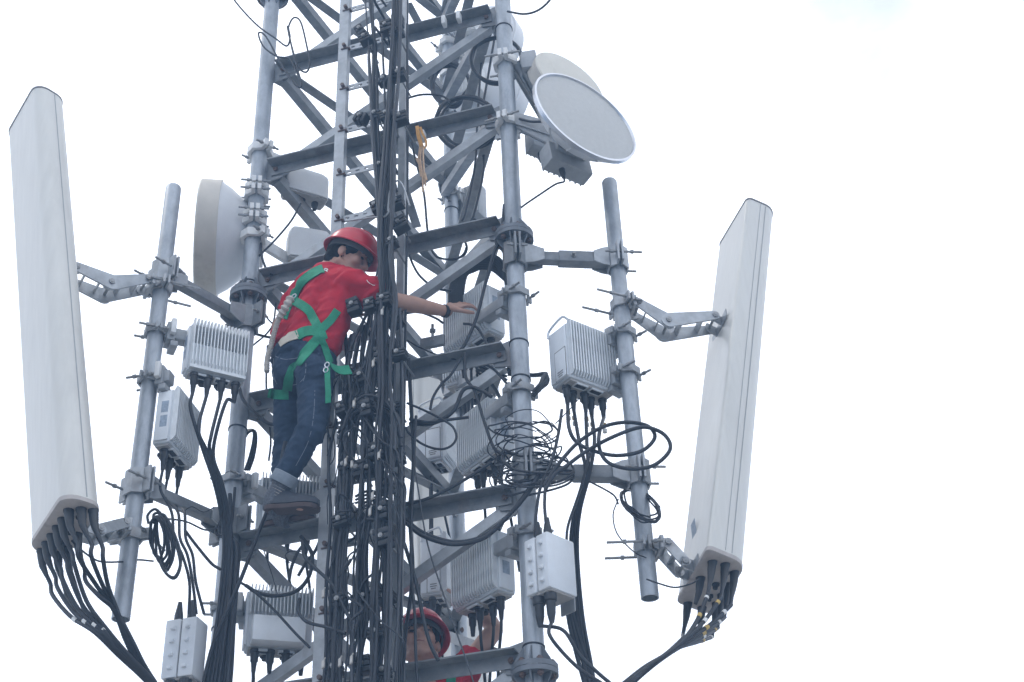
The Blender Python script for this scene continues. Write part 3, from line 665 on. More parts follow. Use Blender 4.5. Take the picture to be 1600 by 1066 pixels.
# right, smaller one behind and above
nd1 = V((0.56, -0.79, 0.22)).normalized(); R2_ = 0.218
cE = yp(891, 124, 5.60)
d1 = dish(cE, nd1, [('dish_face', 'dish_cream', [(0.010, 0.001), (0.008, R2_ * 0.6), (0.0, R2_ * 0.97), (-0.006, R2_)]),
    ('shroud', 'dish_band', [(-0.006, R2_), (-0.085, R2_), (-0.085, R2_ * 0.94)]), ('back_shell', 'dish_white', [(-0.086, R2_ * 0.95), (-0.14, R2_ * 0.62), (-0.16, R2_ * 0.3), (-0.162, 0.01)])],
    'smaller cream round dish peeking out above the large grey dish')
zc = legz(LB, 100); PB = V((LB.x, LB.y, zc)); vb = V((0.98, -0.15, 0)).normalized()
pipe_clamp(d1, PB, RLEG, vb, 0.045, 'clamp_white', 0.10, 0.02, True, 0.10, 0.09, 'pipe_clamp', 'zinc_bolt')
knee(d1, PB + vb * 0.055, cE - nd1 * 0.24, UP, 0.045); knee(d1, PB + vb * 0.10 - UP * 0.08, cE - nd1 * 0.20 - UP * 0.08, UP, 0.03)
mb = MB(); mb.bev(PB + vb * 0.13 - UP * 0.03, vb * 0.04, vb.cross(UP) * 0.045, UP * 0.06, 0.006); mb.build('mount_block', 'clamp_grey', d1)
odu(d1, cE - nd1 * 0.27 - UP * 0.19, nd1, UP, 0.10, 0.09, 0.04)
# left drum, seen from the side
nd3 = V((-0.985, -0.17, 0.0)).normalized(); R3_ = 0.318
cF = yp(310, 371, 6.10)
d3 = dish(cF, nd3, [('dish_face', 'dish_cream', [(0.014, 0.001), (0.010, R3_ * 0.6), (0.0, R3_ * 0.985), (-0.008, R3_)]),
    ('shroud', 'dish_band', [(-0.008, R3_), (-0.115, R3_), (-0.115, R3_ * 0.97)]), ('back_shell', 'dish_white', [(-0.112, R3_ * 0.975), (-0.17, R3_ * 0.86), (-0.26, R3_ * 0.62), (-0.30, R3_ * 0.45), (-0.31, R3_ * 0.3), (-0.32, 0.01)])],
    'cream drum-shaped dish seen from its side left of the upper climber')
for yy in (302, 345):
    zc = legz(LA, yy); PA = V((LA.x, LA.y, zc)); pipe_clamp(d3, PA, RLEG, nd3, 0.036, 'clamp_white', 0.098, 0.02, True, 0.075, 0.085, 'pipe_clamp', 'zinc_bolt', 0.026 if yy != 302 else 0.026)
PA = V((LA.x, LA.y, legz(LA, 352))); knee(d3, PA + nd3 * 0.06, cF - nd3 * 0.33, UP, 0.05, 'clamp_white')
mb = MB(); mb.bev(cF - nd3 * 0.33, nd3 * 0.02, nd3.cross(UP) * 0.1, UP * 0.11, 0.006); mb.build('back_plate', 'clamp_white', d3)
# two white drums behind the rear leg
for (x, y, Yc, lab, yk) in ((750, 70, 7.45, 'white drum dish at the very top behind the right leg', 70), (756, 158, 7.40, 'second white drum dish below the topmost one, ringed by cable loops', 118)):
    cG = yp(x, y, Yc); ng = V((0.42, 0.90, 0.0)).normalized(); R4_ = 0.315
    dg = dish(cG, ng, [('dish_face', 'dish_white', [(0.12, 0.001), (0.11, R4_ * 0.6), (0.09, R4_ * 0.985), (0.08, R4_)]),
        ('shroud', 'dish_white', [(0.08, R4_), (-0.05, R4_), (-0.05, R4_ * 0.95)]), ('back_shell', 'dish_white', [(-0.049, R4_ * 0.955), (-0.10, R4_ * 0.8), (-0.16, R4_ * 0.5), (-0.17, 0.01)])], lab)
    PC = V((LC.x, LC.y, legz(LC, yk))); vc = (cG - PC); vc.z = 0; vc.normalize()
    pipe_clamp(dg, PC, RLEG, vc, 0.045, 'clamp_white', 0.10, 0.02, True, 0.10, 0.09)
    knee(dg, PC + vc * 0.055, V((cG.x, cG.y, PC.z)) - ng * 0.17, UP, 0.045, 'clamp_white')
    odu(dg, cG - ng * 0.24 - UP * 0.04, ng, UP, 0.11, 0.11, 0.05, 'clamp_white')
# finned grey box on the rear leg
t = thing('link_radio', 'grey finned box behind the rear leg above the middle beam', 'radio', yp(735, 330, 7.1), 'small link radios')
nq = V((0.5, 0.85, 0)).normalized(); cQ = yp(734, 322, 7.25); odu(t, cQ, nq, UP, 0.10, 0.13, 0.05, 'clamp_grey', 7)
PC = V((LC.x, LC.y, cQ.z + 0.02)); vc = cQ - PC; vc.z = 0; vc.normalize(); pipe_clamp(t, PC, RLEG, vc, 0.04, 'clamp_white', 0.09, 0.014, True); knee(t, PC + vc * 0.05, cQ - vc * 0.07, UP, 0.03)
def flat_radio(near, left, right, Yn, ytop, label, ya):
    N0, a, b, hh = orient_box(near, left, right, Yn, ytop)
    u = b.normalized(); wu = b.length; v = a - u * a.dot(u); dv = max(0.12, v.length); v.normalize()
    t = thing('link_radio', label, 'radio', N0 + u * wu / 2 + v * dv / 2, 'small link radios')
    mb = MB(); secs = []
    for k in range(9):                                     # a shallow dome over a square base
        f = k / 8; ins = 0.0 if f < 0.75 else 0.02 * ((f - 0.75) / 0.25) ** 2
        c = N0 + u * wu / 2 + v * dv / 2 + UP * hh * f; ring = []
        for q in range(28):
            an = 2 * math.pi * q / 28; cx, cy = math.cos(an), math.sin(an); e = 0.32
            ring.append(c + u * (wu / 2 - ins) * math.copysign(abs(cx) ** e, cx) + v * (dv / 2 - ins) * math.copysign(abs(cy) ** e, cy))
        secs.append(ring)
    mb.loft(secs); mb.build('radome', 'dish_white', t, True, None, 50)
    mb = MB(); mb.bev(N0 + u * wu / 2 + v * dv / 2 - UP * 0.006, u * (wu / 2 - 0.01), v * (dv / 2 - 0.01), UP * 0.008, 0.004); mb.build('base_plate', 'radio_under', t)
    for q in (0.28, 0.45, 0.75):
        mb = MB(); p = N0 + u * wu * q + v * dv * 0.5 - UP * 0.012; mb.lathe(p, -UP, [(-0.002, 0.02), (0.02, 0.019), (0.05, 0.011)], 10); mb.build('connector', 'connector', t)
    z = legz(LA, ya); PA = V((LA.x, LA.y, z)); tgt = N0 + v * dv * 0.5 + UP * hh * 0.5; tgt.z = z; d = (tgt - PA).normalized()
    mb = MB(); mb.bev((PA + d * 0.05 + tgt) / 2, (tgt - PA - d * 0.05) / 2, d.cross(UP) * 0.012, UP * 0.035, 0.004); mb.build('arm', 'clamp_white', t)
    pipe_clamp(t, PA, RLEG, d, 0.045, 'clamp_white', 0.10, 0.02, True, 0.07, 0.07)
flat_radio((448, 290), (444, 302), (515, 310), 6.02, 252, 'upper of two square white link radios beside the left leg', 238)
flat_radio((450, 396), (442, 410), (518, 407), 6.10, 348, 'lower of two square white link radios, just behind the upper climber\'s helmet', 372)

# ================================================================== cables
for leg_o, lg, ys in ((legs[0], LA, (445, 672, 745, 985)), (legs[1], LB, (46, 538, 594, 1012)), (legs[2], LC, (414, 330))):
    for y in ys:
        mb = MB(); mb.lathe(lg + UP * legz(lg, y), V((0.05, 0.1, 1)), [(-0.004, RLEG), (-0.003, RLEG + 0.004), (0.003, RLEG + 0.004), (0.004, RLEG)], 28, False); mb.build('band', 'cable_black', leg_o)

RUNS = [('main cables of the ladder run', 'black cable in the thick main run just left of the narrow ladder rail'),
        ('second column of ladder cables', 'black cable in the looser column left of the thick main run'),
        ('cables hanging from the middle clamps', 'thin black cable hanging from the clamps under the outstretched sleeve'),
        ('cables crowded on the wide ladder rail', 'black cable crowded against the wide ladder rail from the harness downwards'),
        ('cables behind the lower narrow rail', 'black cable hugging the narrow ladder rail in the lower half'),
        ('wires along the narrow rail', 'thin wire running straight down along the outside of the narrow ladder rail')]
def interp(tab, y):
    for (y0, a), (y1, b) in zip(tab, tab[1:]):
        if y <= y1: return a + (b - a) * (y - y0) / (y1 - y0)
    return tab[-1][1]
bundles = [   # count, start y range, centre table, spread table, radius range, depth range
    (10, (-60, -60), [(-60, 621), (60, 619), (200, 608), (350, 604), (520, 603), (700, 600), (900, 595), (1120, 590)], [(-60, 6), (200, 9), (520, 13), (800, 14), (1120, 16)], (0.006, 0.0105), (0.25, 0.34)),
    (7, (-60, 230), [(-60, 575), (60, 588), (200, 590), (340, 598), (440, 601), (540, 592), (700, 582), (900, 575), (1120, 566)], [(-60, 8), (200, 11), (340, 6), (440, 5), (540, 12), (800, 16), (1120, 18)], (0.004, 0.009), (0.20, 0.30)),
    (8, (170, 330), [(170, 590), (340, 602), (440, 600), (520, 574), (600, 566), (800, 560), (1120, 548)], [(170, 6), (350, 6), (440, 6), (530, 22), (800, 16), (1120, 18)], (0.004, 0.0085), (0.20, 0.27)),
    (11, (470, 660), [(470, 552), (600, 545), (700, 536), (850, 527), (1120, 514)], [(470, 22), (620, 18), (800, 13), (1120, 12)], (0.005, 0.0115), (0.17, 0.30)),
    (3, (480, 640), [(380, 622), (700, 619), (1120, 610)], [(380, 7), (1120, 9)], (0.005, 0.009), (0.22, 0.30)),
    (3, (-60, 60), [(-60, 636), (300, 636), (600, 631), (1120, 622)], [(-60, 2), (1120, 4)], (0.0035, 0.005), (0.13, 0.16)),
]
for bi, (cnt, (ya, yb), ct_, sp_, (ra, rb_), (wa_, wb_)) in enumerate(bundles):
    for i in range(cnt):
        y = rnd.uniform(ya, yb); s = rnd.uniform(-1, 1); dw = rnd.uniform(wa_, wb_); P = []; ph = rnd.uniform(0, 9)
        while y < 1150:
            tgt = interp(ct_, y) + interp(sp_, y) * (s + rnd.gauss(0, 0.2))
            P.append(fp(tgt, y, dw + rnd.uniform(-0.008, 0.008))); y += rnd.uniform(60, 120)
        if bi in (1, 2, 3) and ya != yb and rnd.random() < 0.75:      # the upper end bends back on to the ladder
            q = P[0]; P = [q - NF * (dw - 0.10) + E1 * rnd.uniform(-0.06, 0.05) - UP * 0.02, q - NF * (dw - 0.13) * 0.5 + UP * 0.045] + P
        cable(P, rnd.uniform(ra, rb_), RUNS[bi][1], RUNS[bi][0], 'trunk_cable', 'cable_black' if rnd.random() < 0.8 else 'cable_grey', 5, 7)
# clamps that hold the run
GC = 'black cable clamps along the ladder'
def clamp_block(x, y, wo, sx=0.03, sz=0.03, tilt=0.0, n=3):
    c = fp(x, y, wo); e = (E1 * math.cos(tilt) + UP * math.sin(tilt)).normalized(); q = e.cross(NF).normalized()
    wh = next(s for lim, s in ((100, 'at the topmost beam'), (220, 'around the second beam'), (360, 'just above the red helmet'), (430, 'between the red helmet and the narrow rail'), (510, 'under the red sleeve'), (600, 'near the green strap tail'), (680, 'beside the jeans knees'), (770, 'beside the jeans cuffs'), (870, 'beside the boots'), (950, 'left of the lower red helmet'), (2000, 'at the bottom edge')) if y < lim)
    t = thing('cable_clamp', 'black stacked block clamp on the ladder cables ' + wh, 'cable clamp', c, 'cable clamps ' + wh)
    for k in range(n):
        mb = MB(); mb.bev(c + q * (2 * sz * (k + 0.5) / n - sz), e * sx, q * (sz / n * 0.86), NF * 0.028, 0.005); mb.build('clamp_half', 'clamp_black', t)
    mb = MB(); mb.cyl(c - NF * (wo - 0.10), c + NF * 0.045, 0.005, 6); mb.cyl(c + NF * 0.03, c + NF * 0.042, 0.011, 6); mb.build('clamp_stud', 'zinc_bolt', t, False)
    return t
for x, y, tl in ((563, 50, .5), (570, 62, .3), (603, 44, .1), (622, 34, 0), (621, 52, .1), (601, 128, 1.1), (625, 118, 0), (607, 182, .2), (626, 186, .1), (588, 182, -.3), (566, 186, 1.1), (596, 262, 1.2), (586, 325, .3), (620, 318, .1), (611, 288, .2), (602, 330, .1), (624, 352, .4),
                 (612, 380, .2), (604, 410, .1), (553, 480, .2), (565, 474, .1), (580, 478, .1), (600, 470, 0), (617, 500, .3), (614, 540, .2), (622, 555, 0), (596, 556, .1), (604, 590, .2), (565, 590, .3),
                 (597, 625, .1), (620, 640, .2), (560, 640, .3), (575, 640, .1), (532, 640, .2), (590, 705, .1), (620, 715, .1), (540, 730, .1), (560, 735, .2), (578, 735, 0), (605, 760, .1), (600, 800, .1), (535, 815, .2), (575, 805, .1), (600, 842, .1),
                 (588, 925, .2), (603, 935, .1), (570, 935, .3), (530, 940, .1), (560, 985, .2), (590, 990, .1), (525, 1045, .2), (570, 1040, .1), (600, 1050, .1)):
    clamp_block(x + rnd.uniform(-2, 2), y, rnd.uniform(0.20, 0.30), rnd.uniform(0.022, 0.04), rnd.uniform(0.022, 0.045), tl)
# white tie knots
for x, y in ((553, 631), (550, 725), (592, 712), (583, 568), (540, 722), (505, 928), (505, 1038), (531, 1035), (549, 1031), (597, 488), (582, 775), (578, 800)):
    c = fp(x, y, 0.33); mb = MB(); mb.bev(c, E1 * 0.006 + UP * 0.004, UP * 0.017, NF * 0.006, 0.003); mb.cyl(c + UP * 0.01, c + UP * 0.022 + E1 * 0.012 + NF * 0.01, 0.003, 5)
    tag(mb.build('cable_tie', 'tie_white', None, True, c), 'small pale cable tie knotted on the dense cable run', 'cable tie', 'pale cable ties on the run')
# loops that cross the run
GL = 'loose loops across the cable run'
for i in range(9):
    y0 = 618 + i * 4 + rnd.uniform(-3, 3); wv = rnd.uniform(0.16, 0.34)
    cable([fp(536 + rnd.uniform(-8, 6), y0 + 48, wv), fp(548, y0 + 14, wv), fp(570, y0 + rnd.uniform(-6, 2), wv), fp(600, y0 + 2, wv), fp(622, y0 + 14 + rnd.uniform(0, 20), wv), fp(627, y0 + 60, wv)], rnd.uniform(0.005, 0.009), 'black cable looping sideways over the middle of the cable run', GL, 'looped_cable')
for i in range(9):
    y0 = 770 + i * 5.5; wv = rnd.uniform(0.14, 0.32)
    cable([fp(560 + rnd.uniform(-6, 4), y0 + 6, wv), fp(572, y0 - 2, wv), fp(590, y0 - 3 + rnd.uniform(-3, 3), wv), fp(606, y0 + 2, wv), fp(612, y0 + 12, wv)], rnd.uniform(0.004, 0.007), 'short black cable lying across the ladder in a stack of loops', 'stacked loops across the lower ladder', 'looped_cable')
for a in ([(640, 322), (632, 296), (624, 283), (616, 286), (609, 300), (606, 330)], [(545, 345), (580, 340), (602, 338), (612, 320)]):
    cable([fp(x, y, 0.30) for x, y in a], 0.0045, 'pale grey thin cable arching out of the run near the upper clamps', 'pale arching cables', 'looped_cable', 'galvanised_bright')

def pcable(pts, wo, r, label, group=None, name='cable', mat='cable_black', k=7):
    """pts: (x, y) or (x, y, w) in front of the face plane"""
    return cable([fp(q[0], q[1], q[2] if len(q) > 2 else wo) for q in pts], r, label, group, name, mat, k)
# top left loop
pcable([(352, -30), (366, 0), (400, 38), (430, 60), (448, 72), (453, 58), (451, 42), (459, 28), (470, 35), (480, 75), (484, 100), (478, 113), (466, 104), (455, 70), (449, 42)], 0.12, 0.0052, 'thin black wire hanging in an open loop over the topmost left beam', None, 'looped_wire')
pcable([(449, 41), (460, 92), (471, 131), (463, 134), (441, 103), (416, 58), (404, 52), (411, 72), (432, 88), (452, 92), (462, 110), (470, 128)], 0.13, 0.0052, 'second thin black wire looping round the upper left leg and beam', None, 'looped_wire')
cable([fp(793, 18, 0.06), fp(820, 22, 0.08), fp(843, 15, 0.1), fp(862, -4, 0.12), fp(870, -30, .12)], 0.006, 'thin wire curving away from the top of the right leg')
# loops by the right leg
def ring_cable(c, a, b, r, turns, label, group, jit=0.012, mat='cable_black', ph=0.0, a0=0.0, a1=2 * math.pi):
    P = []; nn = a.cross(b).normalized(); k = int(10 * turns * (a1 - a0) / 6.283)
    for i in range(k + 1):
        q = a0 + (a1 - a0) * turns * i / k + ph; s = 1 + rnd.uniform(-jit, jit) * 2.2
        P.append(c + a * math.cos(q) * s + b * math.sin(q) * s + nn * rnd.uniform(-jit, jit))
    return cable(P, r, label, group, 'cable_coil', mat, 6, 7, 'cable coil')
def pix_axes(x, y, wo, rx, ry, rot=0.0):
    c = fp(x, y, wo); ax_ = fp(x + rx * math.cos(rot), y + rx * math.sin(rot), wo) - c; by_ = fp(x - ry * math.sin(rot), y + ry * math.cos(rot), wo) - c
    return c, ax_, by_
c, a, b = pix_axes(728, 192, -0.18, 47, 43); ring_cable(c, a, b, 0.0095, 4, 'thick black coil of cable hanging inside the right leg below the second beam', None, 0.014)
c, a, b = pix_axes(727, 190, -0.30, 40, 37); ring_cable(c, a, b, 0.0085, 2, 'black coil just behind the thick coil inside the right leg', None, 0.014)
c, a, b = pix_axes(776, 94, -0.16, 40, 36); ring_cable(c, a, b, 0.010, 3, 'black coil of cable half hidden behind the right leg near the top', None, 0.01)
c, a, b = pix_axes(704, 132, -0.9, 30, 32); ring_cable(c, a, b, 0.012, 4, 'black coil round the rear leg beside the white drums', None, 0.02)
for i in range(7):
    o_ = i * 3.2
    pcable([(703 + o_, 476), (704 + o_, 452), (711 + o_ * 0.9, 430), (728 + o_ * 0.6, 410 + o_ * 0.7), (752, 400 + o_), (775 - o_ * 0.3, 402 + o_), (786, 415 + o_), (792 + 2 * i, 450)], -0.16 - 0.006 * i, 0.0105, 'thick black cable arching over the top of the radio unit under the hand', 'thick arching cables over the touched radio', 'arching_cable')
c, a, b = pix_axes(702, 387, -0.10, 28, 20); ring_cable(c, a, b, 0.005, 2, 'thin open wire loop left of the arching cables', None)
pcable([(640, 205), (648, 245), (662, 300), (668, 360), (674, 384)], -0.06, 0.006, 'wire dropping past the orange sling to a small loop', None, 'hanging_cable')
pcable([(632, 365), (640, 400), (655, 430), (680, 450), (706, 455)], -0.08, 0.006, 'wire sagging from the ladder to the arching cables', None, 'hanging_cable')
pcable([(632, 155), (660, 148), (690, 150), (704, 160)], -0.05, 0.006, 'wire crossing from the ladder to the thick upper coil', None, 'hanging_cable')
for i, (x0, x1) in enumerate(((776, 786), (762, 768))):
    pcable([(x0, 40), (x0 - 10, 100), (x0 - 24 + 8 * i, 190), (x0 - 20, 260), (x0 - 34, 330), (x0 - 40, 345)], -0.32 - 0.05 * i, 0.007, 'cable tied along the inner bracing between the right and rear legs', 'cables tied along the inner bracing', 'hanging_cable')
pcable([(788, 320), (783, 370), (772, 395), (758, 445), (745, 495), (728, 535), (716, 552)], 0.02, 0.0085, 'black cable slanting in front of the reaching hand', None, 'hanging_cable')
pcable([(724, 506), (735, 507), (746, 513), (758, 532), (764, 548)], -0.02, 0.0065, 'short black cable curving under the hand to the beam', None, 'hanging_cable')
pcable([(632, 490), (655, 488), (680, 497), (692, 505)], -0.06, 0.006, 'thin pale wire bowing below the outstretched arm', None, 'hanging_cable', 'cable_grey')
pcable([(636, 532), (660, 545), (690, 557), (712, 562)], 0.0, 0.004, 'thin wire running from the ladder to the middle beam', None, 'hanging_cable')
pcable([(720, 560), (705, 585), (690, 600), (677, 620), (672, 640)], 0.09, 0.0065, 'cable dropping from the middle beam over the diagonal brace', None, 'hanging_cable')
pcable([(640, 662), (668, 663), (690, 656), (710, 640), (722, 612), (735, 605), (752, 610), (768, 620)], 0.07, 0.0095, 'thick cable curving from the ladder over the white radio to the right leg', None, 'hanging_cable')
pcable([(640, 655), (670, 660), (700, 656), (732, 652)], 0.09, 0.0075, 'cable running level from the ladder past the small door', None, 'hanging_cable')
pcable([(636, 630), (660, 640), (690, 655), (708, 668), (713, 685), (703, 698), (685, 702), (660, 694), (640, 678), (634, 668)], 0.10, 0.0055, 'thin cable in one wide loop in front of the small door', None, 'looped_wire')
pcable([(768, 722), (745, 738), (712, 758), (685, 772), (660, 782), (630, 790)], 0.11, 0.0075, 'cable slanting down from the wire tangle along the lower beam', None, 'hanging_cable')
for i in range(2):
    pcable([(634, 812 + 5 * i), (660, 832 + 5 * i), (700, 846 + 4 * i), (735, 845 + 3 * i), (765, 832 + 3 * i), (800, 800), (826, 765 + 4 * i), (845, 738)], 0.12 + 0.012 * i, 0.0095, 'thick cable sagging from the ladder up to the wire tangle', 'two sagging thick cables', 'hanging_cable')
pcable([(648, 730), (655, 775), (668, 850), (690, 920), (712, 985), (735, 1050), (745, 1090)], 0.13, 0.0035, 'thin grey wire falling past the lower climber to the beam end', None, 'hanging_cable', 'cable_grey')
pcable([(650, 650), (645, 760), (642, 870), (648, 960), (650, 1030), (655, 1100)], 0.14, 0.0065, 'upright cable hanging in front of the lower climber\'s face', None, 'hanging_cable')
pcable([(632, 850), (650, 910), (660, 960), (672, 1005), (685, 1032)], 0.13, 0.0085, 'thick cable hanging across the lower climber\'s temple', None, 'hanging_cable')
for x0 in (637, 640):
    pcable([(x0, 560), (x0 + 4, 640), (x0 + 8, 720), (x0 + 2, 800), (x0 + 6, 900), (x0 - 6, 1000), (x0 - 12, 1100)], 0.08, 0.005, 'thin wire beside the right ladder rail', 'thin wires beside the right rail', 'hanging_cable')
# arc right of the leg
for i in range(3):
    cable([V((LB.x, LB.y, 0)) + UP * legz(LB, y) + V((dx, dy - 0.02 * i, 0)) for dx, dy, y in ((-0.06, 0.12, 562), (0.05, 0.12, 566 + 3 * i), (0.115, 0.02, 585 + 2 * i), (0.12 - .01 * i, -0.03, 605), (0.085, -0.06, 620), (0.05, -0.05, 630))], 0.009, 'thick cable bowing round the right leg above its white clamp', 'cables bowing round the right leg', 'arching_cable')
pcable([(744, 560), (760, 590), (775, 610), (790, 640)], -0.1, 0.009, 'cable dropping behind the right leg from the middle beam')
pcable([(726, 552), (728, 590), (742, 612), (757, 660), (772, 700), (790, 712)], 0.06, 0.0075, 'cable dropping in front of the middle ribbed radio to the wire tangle', None, 'hanging_cable')
for i in range(5):
    pcable([(690 + 20 * i, 566 - 4 * i), (712 + 14 * i, 560), (745, 566 + 5 * i), (770, 576 + 4 * i), (792, 600 - 6 * i)], -0.03 - 0.02 * i, 0.006, 'cable bunched under the right end of the middle beam', 'cables bunched under the middle beam', 'hanging_cable')
# wire tangle on the right leg
zt = legz(LB, 698)
for i in range(12):
    cc = LB + UP * (zt + rnd.uniform(-0.10, 0.09)) + V((rnd.uniform(-0.02, 0.06), rnd.uniform(-0.05, 0.02), 0))
    ra_ = rnd.uniform(0.07, 0.16); t1 = V((1, 0, rnd.uniform(-0.35, 0.15))).normalized() * ra_; t2 = V((0, 1, rnd.uniform(-0.25, 0.25))).normalized() * ra_ * rnd.uniform(0.75, 1)
    ring_cable(cc, t1, t2, rnd.uniform(0.0022, 0.0045), 1, 'thin black wire wound loosely round the right leg in a messy tangle', 'wires in the tangle on the right leg', 0.02, 'cable_black', rnd.uniform(0, 6))
for i in range(8):
    cc = LB + UP * (zt - 0.16 + rnd.uniform(-0.08, 0.06)) + V((rnd.uniform(-0.02, 0.06), -0.09, 0))
    ra_ = rnd.uniform(0.11, 0.19); t1 = V((1, 0, rnd.uniform(-0.2, 0.2))).normalized() * ra_; t2 = V((0, 0.55, 0.7)).normalized() * ra_ * rnd.uniform(0.5, 0.8)
    ring_cable(cc, t1, t2, rnd.uniform(0.003, 0.0062), 1, 'thin black wire wound loosely round the right leg in a messy tangle', 'wires in the tangle on the right leg', 0.012, 'cable_black', rnd.uniform(0, 6))
# right radio's cables, the wide oval loops
er = RU['right'][1]
def ypc(pts, Y, r, label, group=None, name='cable', mat='cable_black', first=None, k=7):
    P = ([first] if first is not None else []) + [yp(q[0], q[1], q[2] if len(q) > 2 else Y) for q in pts]
    return cable(P, r, label, group, name, mat, k)
ypc([(889, 668), (900, 690), (925, 704), (962, 712), (1000, 706), (1020, 690), (1022, 676), (1008, 664), (975, 660), (940, 668), (905, 690), (880, 716), (864, 738), (850, 760)], 5.38, 0.0085, 'wide oval cable loop above the lower right arm, the inner of two', None, 'looped_cable', 'cable_black', er[0])
ypc([(936, 680), (938, 705), (952, 724), (985, 733), (1020, 728), (1044, 708), (1046, 690), (1030, 674), (1000, 668), (955, 684), (915, 706), (885, 728), (866, 742), (852, 765)], 5.36, 0.0085, 'wide oval cable loop reaching past the right pole, the outer of two', None, 'looped_cable', 'cable_black', er[4])
for i, e_ in enumerate(er[1:4]):
    ypc([(905 + 12 * i, 690), (915 + 3 * i, 740), (898 + 4 * i, 800, 5.62), (892 + 5 * i, 860, 5.76), (902 + 4 * i, 960, 5.78), (912 + 6 * i, 1040, 5.78), (920 + 8 * i, 1110, 5.78)], 5.55, 0.0085, 'cable falling from the right radio unit behind the lower right arm', 'cables falling from the right radio unit', 'hanging_cable', 'cable_black', e_)
ypc([(925, 700), (905, 770), (888, 820), (885, 850)], 5.5, 0.006, 'cable ending in a plug above the right junction box', None, 'hanging_cable')
ypc([(878, 640), (872, 680), (862, 720), (845, 760), (838, 800), (836, 830)], 5.42, 0.007, 'cable from the right radio unit to the left top plug of the junction box', None, 'hanging_cable', 'cable_black')
ypc([(852, 760), (851, 790), (853, 815)], 5.36, 0.007, 'cable entering the right top plug of the junction box', None, 'hanging_cable')
ypc([(868, 662), (890, 640), (905, 622)], 5.5, 0.0025, 'very thin wire from the tangle to the right radio unit', None, 'hanging_cable')
for e_, pts, lab in ((jbRe[0], [(858, 990), (875, 1015), (905, 1045), (940, 1068), (990, 1100)], 'cable sweeping from the left gland of the junction box'), (jbRe[1], [(880, 985), (905, 1022), (935, 1052), (975, 1085)], 'cable sweeping down from the right gland of the junction box')):
    ypc(pts, 5.33, 0.0075, lab, None, 'hanging_cable', 'cable_black', e_)
for i in range(3): ypc([(884 + 4 * i, 940), (892 + 5 * i, 985), (903 + 7 * i, 1030), (914 + 8 * i, 1070), (925 + 9 * i, 1110)], 5.78, 0.0095, 'thick cable hanging straight down behind the right junction box', 'thick cables behind the right junction box', 'hanging_cable')
# coil on the right pole
PC_ = PR + UP * legz(PR, 785)
for i in range(6):
    cc = yp(1000 + rnd.uniform(-2, 3), 787 + rnd.uniform(-2, 3), 5.60); a_ = yp(1031, 795, 5.52) - yp(1000, 787, 5.60); b_ = yp(992, 764, 5.70) - yp(1000, 787, 5.60)
    ring_cable(cc, a_ * rnd.uniform(0.85, 1.12), b_ * rnd.uniform(0.85, 1.1), 0.0038, 1, 'thin wire of the small coil tied to the right pole below the arm', 'wires of the coil on the right pole', 0.012, 'cable_black', rnd.uniform(0, 6))
ypc([(920, 752), (945, 765), (960, 775), (966, 788)], 5.6, 0.004, 'thin wire from the lower right arm to the pole coil')
ypc([(966, 780), (958, 805), (965, 835), (990, 862), (1010, 872)], 5.6, 0.0028, 'thin wire falling from the pole coil to the lower bracket')
ypc([(1010, 905), (1030, 912), (1055, 918), (1080, 912), (1092, 905)], 5.35, 0.0035, 'thin wire from the right pole to the underside of the right antenna', None, 'hanging_cable')
# right antenna's cables
GR = 'cables hanging from the right antenna'
for i, (p, d) in enumerate(endR):
    if i in (3,): continue
    if i in (4, 5): pts = [(1067 + 16 * (i - 4), 997, 5.7), (1052 + 8 * (i - 4), 1012, 5.6), (1035, 1026, 5.45), (1005, 1044, 5.35), (965, 1075, 5.3), (900, 1120, 5.3)]
    else: qx, qy = proj(p); pts = [(qx - 4, qy + 18, p.y - .03), ((qx - 4 + 1064) / 2 + 4, (qy + 18 + 1004) / 2 + 3, p.y * .5 + 2.67), (1064 - 2 * i, 1004 + 2 * i, 5.34), (1022 - 2 * i, 1036 + 2 * i, 5.28), (975 - 2 * i, 1072 + 3 * i, 5.3), (920 - 2 * i, 1120 + 3 * i, 5.3)]
    cb_ = cable([p, p + d * 0.05] + [yp(*q) for q in pts], 0.0085, 'black cable sweeping down from the right antenna towards the mast', GR, 'hanging_cable')
    q0, q1 = yp(*pts[0]), yp(*pts[1])
    for k, f_ in enumerate((0.25, 0.6)):
        if i in (4, 5): continue
        mb = MB(); c = spline([p, p + d * 0.05] + [yp(*q) for q in pts], 7); j = 14 + 5 * k + i % 3
        mb.cyl(c[j], c[j].lerp(c[j + 1], 0.8), 0.0098, 8); mb.build('tape_band', 'tape_yellow' if (i + k) % 2 else 'tape_white', cb_)
